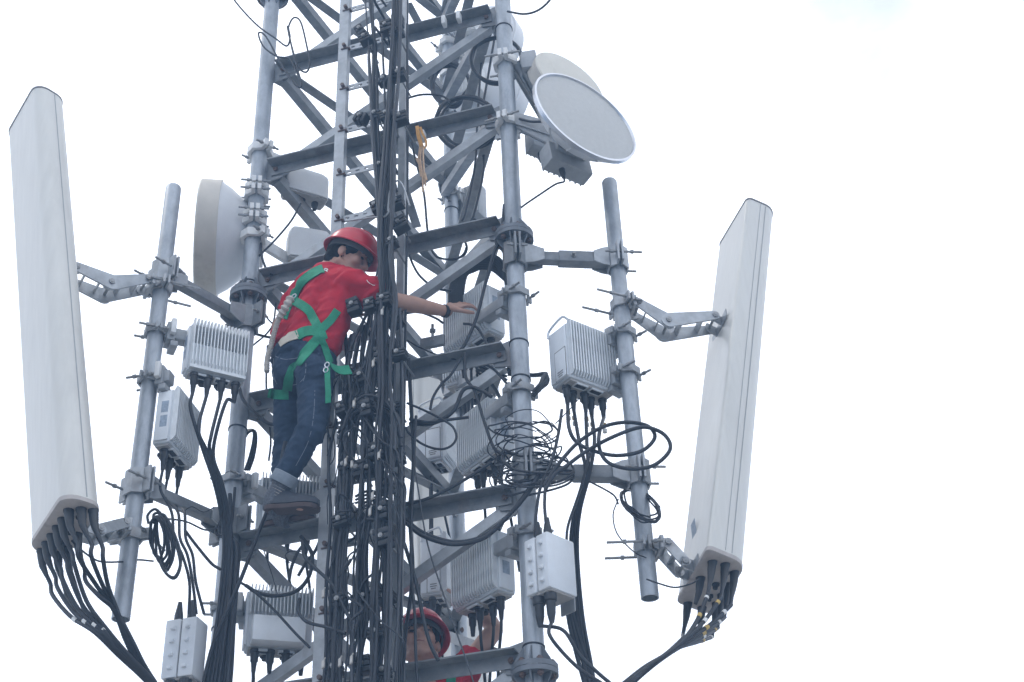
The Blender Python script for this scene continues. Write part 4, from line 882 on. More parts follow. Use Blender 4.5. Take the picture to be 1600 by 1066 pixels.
# left antenna's cables
GL2 = 'cables hanging from the left antenna'
for i, (p, d) in enumerate(endL):
    j = i
    if i <= 4 or i in (8, 9): qx, qy = proj(p); pts = [(qx + 10, qy + 32, p.y - .03), ((qx + 10 + 148 + 4 * (i % 6)) / 2 - 5, (qy + 32 + 988) / 2 + 4, p.y * .5 + 2.52), (148 + 4 * (i % 6), 988 - 2 * (i % 6), 5.05), (185 + 4 * i if i < 8 else 190, 1024, 5.12), (222 + 3 * i if i < 8 else 228, 1058, 5.2), (262 + 2 * i if i < 8 else 262, 1100, 5.28)]
    else: qx, qy = proj(p); pts = [(qx + 7, qy + 34, p.y), ((qx + 7 + 178) / 2 - 1, (qy + 34 + 955) / 2, 5.03), (176 + 2.5 * (i % 4), 955, 5.1), (196 + 2 * (i - 5), 1000, 5.15), (216 + 2 * (i - 5), 1040, 5.2), (245 + 2 * (i - 5), 1085, 5.25)]
    P = [p, p + d * 0.05] + [yp(*q) for q in pts]
    cb_ = cable(P, 0.0085, 'black cable sweeping down from the large left antenna towards the mast', GL2, 'hanging_cable')
    if i in (0, 1, 2, 3):
        c = spline(P, 7); mb = MB(); jj = 22 + 2 * i; mb.cyl(c[jj], c[jj + 1], 0.0098, 8); mb.build('tape_band', 'tape_white', cb_)
ypc([(112, 845, 5.0), (130, 862, 5.1), (155, 877, 5.3), (190, 878, 5.5), (215, 875, 5.58), (240, 877, 5.62)], 5.2, 0.004, 'thin wire from the left antenna\'s foot across the left pole')
# left radio's cables and the bundle down the left leg
GB = 'cables tied in the bundle down the left leg'
for i, e_ in enumerate(RU['l1'][1]):
    xs = [(298, 640), (310, 670), (330, 680), (352, 630)][i]
    P = [e_, yp(xs[0], xs[1], 5.55), yp(318 + 5 * i, 705, 5.6), yp(334 + 4 * i, 752, 5.66), yp(345 + 4 * i, 800, 5.74), yp(350 + 4 * i, 850, 5.78), yp(346 + 5 * i, 910, 5.80), yp(337 + 5 * i, 985, 5.80), yp(322 + 6 * i, 1080, 5.80), yp(315 + 6 * i, 1130, 5.8)]
    cable(P, 0.0085, '%s of four black cables hanging from the ribbed left radio unit' % ('leftmost', 'second from left', 'third from left', 'rightmost')[i], 'cables from the four plugs of the left radio unit', 'hanging_cable')
for i in range(7):
    x0 = 372 - 4 * i
    pcable([(x0 - 8 + rnd.uniform(-4, 4), 762 + 10 * i), (x0 - 8, 800 + 6 * i), (358 + 2.2 * i, 850), (356 + 2.5 * i, 905), (348 + 3 * i, 975), (335 + 4.5 * i, 1050), (325 + 5 * i, 1120)], 0.14 + 0.012 * (i % 3), rnd.uniform(0.007, 0.0105), 'black cable in the bundle hanging along the lower left leg', GB, 'hanging_cable')
pcable([(446, 690), (436, 735), (420, 790), (404, 832), (386, 880), (372, 915), (352, 960), (332, 1010), (318, 1066), (310, 1110)], 0.2, 0.009, 'long cable slanting down from the boots towards the lower left', None, 'hanging_cable')
pcable([(372, 908), (398, 925), (430, 955), (460, 988), (484, 1012)], 0.14, 0.006, 'thin cable crossing the plain white cover of the lowest left radio', None, 'hanging_cable')
pcable([(384, 915), (402, 926), (430, 931), (462, 924), (482, 902), (488, 870), (478, 848), (470, 838)], 0.12, 0.009, 'cable looped over the top of the lowest left radio', None, 'looped_cable')
pcable([(466, 900), (478, 880), (492, 862), (500, 845)], 0.1, 0.0075, 'short cable beside the ladder ending in a plug', None, 'hanging_cable')
pcable([(452, 905), (456, 885), (466, 862), (478, 848)], 0.11, 0.0075, 'short cable with a plug hanging over the lowest left radio', None, 'hanging_cable')
pcable([(452, 880), (446, 868), (455, 861), (470, 862)], 0.11, 0.003, 'tiny wire hook above the lowest left radio', None, 'hanging_cable')
pcable([(412, 860), (424, 895), (434, 930)], 0.05, 0.0025, 'very thin line hanging from the lower left beam')
pcable([(472, 845), (476, 870), (495, 890), (520, 915), (540, 955), (560, 985)], 0.28, 0.0075, 'cable curving off the beam into the lower cable run', None, 'hanging_cable')
pcable([(468, 935), (466, 955), (480, 972), (510, 980), (540, 990)], 0.28, 0.0075, 'cable bending from the lowest left radio into the run', None, 'hanging_cable')
for e_ in RU['l3'][1][:1]: cable([e_, e_ - UP * 0.08, e_ - UP * 0.3 - E1 * 0.03], 0.008, 'cable hanging from the left plug of the lowest left radio', None, 'hanging_cable')
# around the left flange
pcable([(432, 458), (428, 500), (418, 520), (395, 540)], -0.1, 0.0045, 'thin wire curving behind the rope beside the left flange')
pcable([(392, 520), (420, 527), (445, 528)], -0.12, 0.007, 'black cables passing behind the upper climber at waist height')
pcable([(400, 470), (420, 500), (445, 520)], -0.05, 0.004, 'thin wire crossing under the left flange')
pcable([(410, 450), (425, 462), (437, 480), (440, 500)], -0.14, 0.010, 'thick cable arching between left flange and the red shirt')
pcable([(470, 318), (455, 345), (430, 375), (410, 395), (400, 405)], 0.0, 0.0055, 'wire slanting from the upper link radio to the left leg')
pcable([(408, 380), (409, 400), (416, 420), (425, 430)], 0.0, 0.0065, 'short wire hanging from the link radio arm')
pcable([(374, 606), (380, 625), (398, 645), (420, 662), (440, 662)], 0.08, 0.009, 'black cable drooping from the left radio to the trousers')
for i in range(3): pcable([(376, 700 - 3 * i), (386, 678 - 2 * i), (396 + i, 674), (396 + 2 * i, 690), (390 + 3 * i, 715), (383 + 3 * i, 735)], -0.05 - .02 * i, 0.007, 'cable arching over into the radio behind the boots', 'cables arching behind the boots', 'hanging_cable')
pcable([(418, 540), (416, 600), (420, 650), (423, 690), (420, 720)], -0.1, 0.005, 'upright thin cable left of the trousers')
# left pole: the narrow radio's cables and the hanging coil
for i, e_ in enumerate(RU['l2'][1]):
    P = [e_, e_ - UP * 0.1, yp(268 + 10 * i, 800, 5.55), yp(272 + 9 * i, 840, 5.52), yp(285 + 8 * i, 868, 5.52), yp(296 + 5 * i, 910, 5.55), yp(295 + 12 * i, 960, 5.6)]
    cable(P, 0.0065, 'cable from the narrow left radio down to the corner junction box', 'cables from the narrow left radio', 'hanging_cable')
for i in range(5):
    c = yp(246 + 3 * i, 840 + 2 * i, 5.48); ring_cable(c, yp(258 + 3 * i, 838, 5.45) - yp(246 + 3 * i, 840, 5.48), yp(250 + 3 * i, 872 + 3 * i, 5.52) - yp(246 + 3 * i, 840, 5.48), 0.006, 1, 'black loop hanging from the lower left pole bracket', 'loops hanging by the lower left pole bracket', 0.01, 'cable_black', rnd.uniform(0, 6))
for i in range(2):
    ypc([(232 + 9 * i, 818), (231 + 9 * i, 805), (243 + 5 * i, 796 + 6 * i), (258 + 4 * i, 812), (270 + 4 * i, 838), (279 + 3 * i, 865), (281, 885 + 4 * i), (272, 902 + 2 * i), (258, 894), (246, 870)], 5.46, 0.006, 'wide black loop beside the hanging coil under the left arm', 'wide loops under the left arm', 'looped_cable')
ypc([(286, 800), (300, 792), (318, 800), (335, 793)], 5.6, 0.0025, 'very thin wire tied to the lower left arm')
ypc([(256, 810), (290, 815), (320, 828), (338, 824), (345, 810)], 5.6, 0.004, 'thin wire sagging along the lower left arm')
ypc([(290, 830), (305, 850), (330, 880), (345, 890)], 5.7, 0.007, 'cable crossing under the lower left arm to the leg')
# dish cable
cable([od, od - UP * 0.03, yp(868, 288, 5.45), yp(845, 303, 5.5), yp(820, 320, 5.56), yp(808, 330, 5.62)], 0.005, 'thin cable from the large dish\'s radio to the right leg', None, 'hanging_cable')
ypc([(812, 186, 5.5), (830, 190, 5.45), (848, 190, 5.4)], 5.4, 0.007, 'short cable from the right leg to the large dish')
for k, nm in (('r1', 'touched'), ('r2', 'middle'), ('r3', 'lowest'), ('d1', 'upper door'), ('d2', 'lower door'), ('d0', 'small open'), ('l4', 'booted')):
    for i, e_ in enumerate(RU[k][1][:3]):
        dx = rnd.uniform(-0.05, 0.05); cable([e_, e_ - UP * 0.06 + V((dx * 0.2, 0, 0)), e_ - UP * 0.16 + V((dx, rnd.uniform(0.02, 0.1), 0)), e_ - UP * rnd.uniform(0.3, 0.42) + V((dx * 2.2, 0.16, 0))], 0.007,
            {'touched': 'cable hanging from the plugs of the radio unit under the hand', 'middle': 'cable hanging from the plugs of the middle ribbed radio', 'lowest': 'cable hanging from the plugs of the lowest ribbed radio', 'upper door': 'cable hanging under the upper white-fronted radio', 'lower door': 'cable hanging under the lower white-fronted radio', 'small open': 'cable hanging under the small radio beneath the beam', 'booted': 'cable hanging under the radio behind the boots'}[nm], 'cables under the %s radio' % nm, 'hanging_cable')

# ================================================================== orange sling on the beam
sl = thing('webbing_sling', 'frayed orange webbing sling and rope tied over the second beam right of the ladder', 'sling', fp(656, 230, 0.08))
def ribbon(pts, width, side, t=0.003):
    mb = MB(); P = spline(pts, 6); L_ = []
    for i, p in enumerate(P):
        w2 = (width[0] + (width[1] - width[0]) * i / (len(P) - 1)) if isinstance(width, tuple) else width
        L_.append([p - side * w2, p + side * w2, p + side * w2 + NF * t, p - side * w2 + NF * t])
    mb.loft(L_); return mb
ribbon([fp(651, 197, 0.02), fp(652, 199, 0.085), fp(654, 212, 0.095), fp(658, 226, 0.095), fp(660, 234, 0.085)], (0.009, 0.012), E1).build('webbing', 'strap_orange', sl)
ribbon([fp(657, 199, 0.08), fp(661, 210, 0.095), fp(665, 218, 0.095), fp(666, 228, 0.09), fp(661, 234, 0.085)], 0.006, E1).build('webbing', 'strap_orange', sl)
for dx, y1 in ((0, 300), (3, 290), (-2, 272)):
    mb = MB(); mb.tube(spline([fp(658 + dx, 230, 0.09), fp(657 + dx * 1.5, 250, 0.092), fp(660 + dx, 275, 0.09), fp(661 + dx * 1.4, y1, 0.088)], 6), 0.005, 6); mb.build('rope_strand', 'rope_tan', sl)
ribbon([fp(651, 248, 0.09), fp(655, 256, 0.095), fp(658, 258, 0.095)], 0.006, E1).build('webbing', 'rope_tan', sl)
ribbon([fp(664, 270, 0.09), fp(666, 278, 0.095), fp(667, 282, 0.095)], 0.005, E1).build('webbing', 'rope_tan', sl)

for i, e_ in enumerate(er):                                  # yellow and white marking bands close to the plugs
    host = [o for o in COL.objects if o.type == 'MESH' and o.get('label', '').startswith(('wide oval', 'cables falling', 'cable falling'))]
    if i < len(host):
        for k in range(2):
            mb = MB(); mb.cyl(e_ - UP * (.035 + .03 * k), e_ - UP * (.052 + .03 * k), .0105, 8); mb.build('tape_band', 'tape_yellow' if k == 0 else 'tape_white', host[i])

# ragged strands across the run, a stray plate and clips on the beams
for i in range(34):
    y0 = rnd.choice((rnd.uniform(480, 680), rnd.uniform(680, 1060), rnd.uniform(560, 960))); x0 = rnd.uniform(522, 610); wv = rnd.uniform(.13, .36); P = []; x = x0; y = y0; sl_ = rnd.uniform(-.5, .75)
    for k in range(6):
        P.append(fp(min(max(x, 512), 632), y, wv + rnd.uniform(-.03, .03))); y += rnd.uniform(16, 42); x += sl_ * 30 + rnd.gauss(0, 11)
    cable(P, rnd.uniform(.0025, .006), 'loose thin black wire straggling at an angle across the cable run', 'straggling wires across the run', 'loose_wire', 'cable_black', 6)
for i in range(7):
    c, a_, b_ = pix_axes(rnd.uniform(532, 600), rnd.choice((575, 600, 648, 690, 795, 835, 985)) + rnd.uniform(-8, 8), rnd.uniform(.2, .36), rnd.uniform(9, 20), rnd.uniform(12, 26), rnd.uniform(-.5, .5))
    ring_cable(c, a_, b_, rnd.uniform(.0028, .005), rnd.choice((1, 1, 2)), 'small loose wire loop hanging on the front of the cable run', 'small wire loops on the run', .03)
p_ = fp(676, 535, -.06); mb = MB(); mb.bev(p_, E1 * .062, UP * .03, NF * .012, .005); pl_ = mb.build('stub_plate', 'galvanised_beam', tower); mb = MB(); bolt(mb, p_ + UP * .02, UP, .02, .085, .007, .016); mb.build('stub_bolt', 'zinc_bolt', pl_, False)
for x, y in ((694, 34), (717, 27), (661, 213)):
    q = fp(x, y, .055); mb = MB(); mb.bev(q, E1 * .011, UP * .03, NF * .022, .003); mb.build('beam_clip', 'clamp_white', tower)

# ================================================================== people
def frustum(p, q, r0, r1, n=20): mb = MB(); mb.cyl(p, q, r0, n, r1); return mb
def capsule(p, q, r0, r1, n=16):
    d = (q - p); L_ = max(d.length, 1e-5); d = d / L_; a = d.orthogonal().normalized(); b = d.cross(a); prof = []
    for k in range(6): an = -math.pi / 2 + k * math.pi / 10; prof.append((math.sin(an) * r0, max(math.cos(an) * r0, 1e-4)))
    for k in range(6): an = k * math.pi / 10; prof.append((L_ + math.sin(an) * r1, max(math.cos(an) * r1, 1e-4)))
    mb = MB(); mb.loft([[p + d * t + (a * math.cos(x) + b * math.sin(x)) * r for x in [2 * math.pi * k / n for k in range(n)]] for t, r in prof]); return mb
def ellipsoid(c, ax, n=18, m_=12):
    x, y, z = ax; rings = []
    for i in range(m_ + 1):
        th = math.pi * i / m_; sr = max(math.sin(th), 1e-3); rings.append([c - z * math.cos(th) + (x * math.cos(q) + y * math.sin(q)) * sr for q in [2 * math.pi * k / n for k in range(n)]])
    mb = MB(); mb.loft(rings); return mb
def blob(name, prims, voxel, mat, parent, it=6, disp=0.0, dscale=0.1, fac=0.5):
    """fuse overlapping solids into one continuous skin"""
    off = V((0, 0, 0)); q = parent
    while q is not None: off += q.location; q = q.parent
    al = MB()
    for p in prims: al.add(p.v, p.f)
    me = bpy.data.meshes.new('tmp'); me.from_pydata([p - off for p in al.v], [], al.f); me.update()
    bm = bmesh.new(); bm.from_mesh(me); bmesh.ops.recalc_face_normals(bm, faces=bm.faces); bm.to_mesh(me); bm.free()
    o = bpy.data.objects.new('tmp', me); COL.objects.link(o)
    r = o.modifiers.new('r', 'REMESH'); r.mode = 'VOXEL'; r.voxel_size = voxel; r.adaptivity = 0.0
    s = o.modifiers.new('s', 'SMOOTH'); s.factor = fac; s.iterations = it
    sc2 = bpy.data.scenes.new('work'); sc2.collection.objects.link(o); COL.objects.unlink(o); vl = sc2.view_layers[0]; vl.update()
    me2 = bpy.data.meshes.new_from_object(o.evaluated_get(vl.depsgraph)); bpy.data.scenes.remove(sc2)
    bpy.data.objects.remove(o); bpy.data.meshes.remove(me); me2.name = name
    if disp:
        for vv in me2.vertices:
            c = vv.co / dscale; q = V((c.x * .55 + c.z * .5, c.y * .55, c.z * 1.25 - c.x * .5)); k = 0.55 * noise.noise(V((c.x * 0.8, c.y * 0.8, c.z * 2.2))) + 0.75 - 2.6 * min(abs(noise.noise(q * 1.3)), .32) + 0.3 * noise.noise(c * 3.1)
            vv.co += vv.normal * disp * k
    me2.materials.clear(); me2.materials.append(MAT[mat]); me2.polygons.foreach_set('use_smooth', [True] * len(me2.polygons))
    o2 = bpy.data.objects.new(name, me2); COL.objects.link(o2); o2.parent = parent
    return o2, off
class Head:
    def __init__(s, c, f, u):
        s.c = c; s.f = f.normalized(); s.u = (u - s.f * u.dot(s.f)).normalized(); s.s = s.f.cross(s.u)      # s: the head's right
    def p(s, f, si, u): return s.c + s.f * f + s.s * si + s.u * u
    def prims(s):
        A = lambda f, q, u: (s.f * f, s.s * q, s.u * u)
        L_ = [ellipsoid(s.p(-0.005, 0, 0.028), A(.098, .077, .098)), ellipsoid(s.p(.028, 0, -.045), A(.066, .060, .070)), ellipsoid(s.p(.060, 0, -.098), A(.030, .032, .022)),
              capsule(s.p(.094, 0, .008), s.p(.116, 0, -.030), .009, .0135), ellipsoid(s.p(.098, 0, -.036), A(.018, .020, .011)), capsule(s.p(.086, -.034, .022), s.p(.086, .034, .022), .013, .013),
              ellipsoid(s.p(.088, 0, -.062), A(.014, .026, .007)), ellipsoid(s.p(.085, 0, -.075), A(.013, .022, .007))]
        for q in (-1, 1):
            L_ += [ellipsoid(s.p(.066, q * .042, -.026), A(.030, .026, .030)), ellipsoid(s.p(-.008, q * .076, -.012), A(.019, .010, .029)), ellipsoid(s.p(-.002, q * .078, -.032), A(.012, .009, .014)), capsule(s.p(.0, q * .058, -.065), s.p(.055, q * .030, -.092), .020, .020)]
        return L_
    def helmet(s, parent):
        K = 1.07
        ring = lambda af, ab, as_, u, drop=0.0: [s.p(K * ((af if math.cos(t) > 0 else ab) * math.cos(t)) + .004, K * as_ * math.sin(t), u * K + (K - 1) * .3 * max(0, u - .05) - drop * max(0, math.cos(t)) ** 2) for t in [2 * math.pi * k / 40 for k in range(40)]]
        mb = MB(); R_ = []
        for k in range(9):                                    # inside, top to rim
            t = k / 8 * math.pi / 2; R_.append(ring(.115 * math.sin(t) + .002, .108 * math.sin(t) + .002, .094 * math.sin(t) + .002, .045 + .098 * math.cos(t)))
        R_.append(ring(.122, .112, .098, .036, .004)); R_.append(ring(.165, .132, .120, .024, .014)); R_.append(ring(.167, .134, .122, .027, .014)); R_.append(ring(.165, .132, .120, .030, .014))
        R_.append(ring(.128, .120, .106, .044, .004))
        for k in range(9):
            t = (1 - k / 8) * math.pi / 2; R_.append(ring(.124 * math.sin(t) + .002, .117 * math.sin(t) + .002, .103 * math.sin(t) + .002, .048 + .103 * math.cos(t)))
        mb.loft(R_); h = mb.build('helmet', 'helmet_red', parent, True, None, 50)
        for q in (-.022, 0, .022):
            mb = MB(); mb.tube([s.p(.004 + K * .119 * math.sin(t), q, K * (.049 + .1045 * math.cos(t)) + (K - 1) * .3 * (.1 * math.cos(t))) for t in [-1.3 + 2.6 * k / 14 for k in range(15)]], .0055, 6); mb.build('helmet_ridge', 'helmet_red', h)
        mb = MB(); mb.loft([ring(.112, .106, .091, .040), ring(.112, .106, .091, .012), ring(.108, .102, .087, .012), ring(.108, .102, .087, .040)], True, False); mb.build('head_band', 'helmet_lining', h)
        return h
    def eyes(s, parent):
        for q in (-1, 1):
            mb = ellipsoid(s.p(.090, q * .032, .000), (s.f * .007, s.s * .014, s.u * .0042), 10, 6); mb.build('eye', 'eye_dark', parent)
            mb = MB(); mb.tube([s.p(.092, q * .016, .019), s.p(.096, q * .032, .024), s.p(.084, q * .050, .019)], [.003, .0045, .002], 6); mb.build('eyebrow', 'hair', parent)
        mb = MB(); mb.tube([s.p(.092, -.022, -.068), s.p(.1015, 0, -.0675), s.p(.092, .022, -.068)], [.0015, .003, .0015], 6); mb.build('lips', 'lip', parent)
def hand(w_, pc, plane_n, fwd, mirror=1, spread=1.0, curl=0.35, thumb_side=None):
    """palm and five fingers: from the wrist w_ through the palm centre pc, the back of the hand facing plane_n"""
    f = fwd.normalized(); n = (plane_n - f * plane_n.dot(f)).normalized(); s = f.cross(n) * mirror
    L_ = [capsule(w_, pc - f * .02, .024, .026), ellipsoid(pc, (f * .048, s * .042, n * .017)), ellipsoid(pc + f * .022, (f * .030, s * .043, n * .015))]
    for k, (off, ln, sp) in enumerate(((-.032, .070, -.32), (-.011, .080, -.08), (.011, .074, .12), (.030, .058, .38))):
        b = pc + f * .040 + s * off; d = (f + s * sp * spread).normalized(); p1 = b + d * ln * .45 + n * .004; p2 = p1 + (d - n * curl).normalized() * ln * .32; p3 = p2 + (d - n * curl * 2.2).normalized() * ln * .27
        r = .0092 if k < 3 else .008
        L_ += [capsule(b - d * .02, p1, r * 1.1, r), capsule(p1, p2, r, r * .94), capsule(p2, p3, r * .94, r * .8)]
    b = pc - f * .018 - s * .032; d = (f * .45 - s * .9 - n * .12).normalized(); p1 = b + d * .046; p2 = p1 + (f * .6 - s * .75 - n * .15).normalized() * .034; p3 = p2 + (f * .85 - s * .4 - n * .2).normalized() * .027
    L_ += [capsule(b, p1, .016, .012), capsule(p1, p2, .012, .0105), capsule(p2, p3, .0105, .0085)]
    return L_
def shoe(parent, heel, toe, up, size, name='boot'):
    f = (toe - heel); L_ = f.length; f.normalize(); up = (up - f * up.dot(f)).normalized(); s = f.cross(up)
    st = [(0.0, .020, .055), (.06, .032, .075), (.18, .036, .085), (.32, .035, .082), (.48, .036, .062), (.64, .043, .052), (.80, .044, .046), (.92, .034, .036), (.99, .015, .022)]
    mb = MB(); R_ = []
    for t, w_, h in st: R_.append([heel + f * L_ * t + s * w_ * math.cos(a) * (1.0 if math.sin(a) < 0.2 else 0.92) + up * (.026 + (h if math.sin(a) > 0 else 0.004) * math.sin(a)) for a in [2 * math.pi * k / 16 for k in range(16)]])
    mb.loft(R_); b = mb.build(name, 'boot', parent)
    mb = MB(); ol = [heel + f * L_ * (t - .01) + s * (w_ + .004) for t, w_, h in st] + [heel + f * L_ * (t + (.01 if t > .9 else -.01)) - s * (w_ + .004) for t, w_, h in st[::-1]]
    mb.prism(ol, up * .020); mb.build('sole', 'sole', b, False)
    for t in (.38, .46, .54, .62):
        mb = MB(); mb.tube([heel + f * L_ * t + s * .020 + up * .085 * (1.02 - t * .55), heel + f * L_ * (t + .02) + up * (.10 - t * .075), heel + f * L_ * t - s * .020 + up * .085 * (1.02 - t * .55)], .0028, 5); mb.build('lace', 'cable_grey', b)
    return b
class Drape:
    """lays strips on the clothes where the photograph shows them"""
    def __init__(s, objs):
        vs, fs = [], []
        for o, off in objs:
            k = len(vs); vs += [v.co + off for v in o.data.vertices]; fs += [tuple(i + k for i in p.vertices) for p in o.data.polygons]
        s.t = BVHTree.FromPolygons(vs, fs); s.last = None
    def hit(s, x, y):
        d = ray(x, y).normalized(); h = s.t.ray_cast(O, d)
        if h[0] is None:
            return (O + d * s.last, -d) if s.last else (None, None)
        s.last = h[3]; return h[0], h[1]
    def strip(s, pts, wpx, name, mat, parent, lift=0.005, th=0.004, k=7):
        P = spline([V((x, y, 0)) for x, y in pts], k); L_ = []; s.last = None; s.hit(P[len(P) // 2].x, P[len(P) // 2].y)
        for i, p in enumerate(P):
            t = (P[min(i + 1, len(P) - 1)] - P[max(i - 1, 0)]).normalized(); n_ = V((-t.y, t.x, 0)); sec = []; nn = V()
            for q in (-1, -.5, 0, .5, 1):
                h, nv = s.hit(p.x + n_.x * wpx * q / 2, p.y + n_.y * wpx * q / 2)
                if h is None: h, nv = fp(p.x, p.y, .3), NF
                if nv.dot(h - O) > 0: nv = -nv
                sec.append(h); nn += nv
            nn.normalize(); cdep = sec[2]; sec = [h if (h - cdep).length < 0.06 else cdep + (h - cdep).normalized() * .03 for h in sec]
            L_.append([h + nn * (lift + th) for h in sec] + [h + nn * lift for h in sec[::-1]])
        for _ in range(2):
            L_ = [L_[0]] + [[(a + b * 2 + c) / 4 for a, b, c in zip(L_[i - 1], L_[i], L_[i + 1])] for i in range(1, len(L_) - 1)] + [L_[-1]]
        mb = MB(); mb.loft(L_); return mb.build(name, mat, parent, True)

# ------------------------------------------------------------------ the upper climber
W1 = thing('person', 'climber in red helmet, red shirt, jeans and green harness reaching to the right', 'person', fp(470, 800, .15))
P1 = dict(neck=fp(512, 420, .19), hipR=fp(494, 572, .26), hipL=fp(456, 572, .15), kneeR=fp(487, 672, .31), kneeL=fp(449, 668, .12), ankR=fp(440, 758, .27), ankL=fp(440, 775, .08), shR=fp(548, 444, .28), shL=fp(474, 454, .12), elb=fp(616, 470, .20), head=fp(542, 403, .19))
r1 = RU['r1'][2]; fn = -r1[2]                                # outward normal of the ribbed face under the hand
tip = plane(742, 482, r1[0] + fn * 0.008, fn)
wr = fp(699, 487, -0.04); pc = wr.lerp(tip, 0.42) + fn * 0.035 + UP * 0.004
hd = Head(P1['head'], E1 * .88 - NF * .20 - UP * .38, UP * 1.0 + E1 * .30 - NF * .06)
cuffL = fp(427, 560, .10)
body = hd.prims()
body += [capsule(hd.p(-.03, 0, -.05), P1['neck'] - UP * .02, .054, .058), capsule(fp(475, 560, .2), fp(503, 470, .2), .09, .085), capsule(P1['hipR'], P1['kneeR'], .070, .052), capsule(P1['kneeR'], P1['ankR'], .050, .036),
         capsule(P1['hipL'], P1['kneeL'], .070, .052), capsule(P1['kneeL'], P1['ankL'], .050, .036), capsule(P1['neck'] - UP * .03, P1['shR'], .045, .045), capsule(P1['neck'] - UP * .03, P1['shL'], .045, .045),
         capsule(P1['shR'], P1['elb'], .050, .041), capsule(P1['elb'], P1['elb'].lerp(wr, .35), .041, .041), capsule(P1['elb'].lerp(wr, .35), wr, .041, .026),
         capsule(P1['shL'], fp(437, 512, .04), .046, .042), capsule(fp(437, 512, .04), fp(436, 550, .02), .040, .028),
         capsule(P1['ankR'], fp(430, 780, .27), .034, .030), capsule(fp(430, 780, .27), fp(470, 790, .27), .028, .024), capsule(P1['ankL'], fp(434, 812, .04), .034, .030)]
body += hand(wr, pc, fn, tip - wr + UP * 0.01, -1 if (tip - wr).cross(fn).z < 0 else 1, 1.7, .5)
body += hand(fp(436, 550, .02), fp(446, 562, .0), NF, E1 - UP, 1, .4, .5)
bo, off1 = blob('body', body, 0.0055, 'skin', W1, 3)
hd.eyes(bo)
hp = [ellipsoid(hd.p(-.022, 0, .026), (hd.f * .092, hd.s * .083, hd.u * .094)), ellipsoid(hd.p(-.060, 0, -.030), (hd.f * .044, hd.s * .064, hd.u * .058))]
for q in (-1, 1): hp += [ellipsoid(hd.p(.036, q * .064, .026), (hd.f * .030, hd.s * .020, hd.u * .034)), capsule(hd.p(.022, q * .074, .010), hd.p(.022, q * .072, -.014), .010, .005)]
blob('hair', hp, 0.006, 'hair', W1, 2, 0.003, 0.012)
hd.helmet(W1)
shirt, so_ = blob('shirt', [frustum(fp(450, 546, .15), fp(476, 462, .14), .094, .078), frustum(fp(499, 548, .26), fp(536, 462, .26), .088, .080), frustum(fp(475, 548, .205), fp(508, 462, .2), .112, .108),
    capsule(fp(508, 432, .19), P1['shR'], .072, .074), capsule(fp(506, 434, .19), P1['shL'], .072, .070), capsule(fp(505, 480, .2), fp(510, 436, .19), .11, .085), capsule(P1['shR'], fp(520, 478, .24), .072, .082), capsule(fp(488, 446, .20), fp(530, 446, .26), .075, .075), capsule(fp(525, 462, .25), P1['shR'].lerp(P1['elb'], .5) - UP * .012, .075, .062),
    frustum(P1['shR'] + UP * .003, P1['shR'].lerp(P1['elb'], .78), .074, .070), frustum(P1['shL'], fp(450, 492, .07), .066, .064), ellipsoid(fp(452, 520, .17), (E1 * .09, NF * .09, UP * .06)), ellipsoid(fp(508, 530, .22), (E1 * .07, NF * .09, UP * .07))], 0.008, 'shirt_red', W1, 7, 0.011, 0.10)
jeans, jo_ = blob('jeans', [capsule(fp(455, 560, .17), fp(494, 560, .25), .098, .098), ellipsoid(fp(456, 582, .22), (E1 * .088, NF * .10, UP * .10)), ellipsoid(fp(490, 584, .29), (E1 * .085, NF * .09, UP * .10)),
    frustum(fp(476, 565, .205), fp(478, 538, .205), .138, .125), capsule(P1['hipR'] - UP * .03, P1['kneeR'], .089, .062), frustum(P1['kneeR'] + UP * .01, P1['ankR'] + UP * .015, .061, .051), capsule(P1['kneeR'] + UP * .02, P1['kneeR'] - UP * .02, .062, .060),
    capsule(P1['hipL'] - UP * .03, P1['kneeL'], .086, .062), frustum(P1['kneeL'] + UP * .01, P1['ankL'] + UP * .02, .060, .051), capsule(P1['kneeL'] + UP * .02, P1['kneeL'] - UP * .02, .061, .059)], 0.008, 'denim', W1, 6, 0.008, 0.06)
for k_, a_ in (('kneeR', 'ankR'), ('kneeL', 'ankL')):
    d_ = (P1[a_] - P1[k_]).normalized(); c_ = P1[a_] - d_ * .03
    mb = MB(); mb.lathe(c_, d_, [(-.025, .057), (-.022, .061), (.022, .062), (.027, .058), (.026, .050), (-.02, .050)], 28, False); mb.build('cuff', 'denim_cuff', jeans)
    mb = MB(); mb.tube([P1[a_] - d_ * .02, P1[a_] + d_ * .03 , P1[a_] + d_ * .065 - E1 * .002, P1[a_] + d_ * .10 + E1 * .012, P1[a_] + d_ * .12 + E1 * .05], [.046, .044, .047, .050, .045], 20); so2 = mb.build('sock', 'sock', W1)
    for j in range(5):
        mb = MB(); mb.lathe(P1[a_] + d_ * (.004 + .013 * j) + E1 * .001 * j, d_, [(-.002, .0425), (0, .0448), (.002, .0425)], 26, False); mb.build('sock_stripe', 'rope', so2)
shoe(W1, fp(416, 800, .27), fp(498, 797, .25), UP + NF * .05, .27)
zl = lv(1) + 0.001
hl = zp(432, 835, zl); hl = LA + E1 * (hl - LA).dot(E1) + NF * .035; hl.z = zl
shoe(W1, hl - E1 * .03 , hl + E1 * .215 - NF * .02, UP, .25)
# wrist band and watch
d_ = (wr - P1['elb']).normalized(); mb = MB(); mb.lathe(wr - d_ * .012, d_, [(-.012, .030), (-.011, .033), (.011, .032), (.012, .029)], 22, False); mb.build('wrist_band', 'watch', W1)
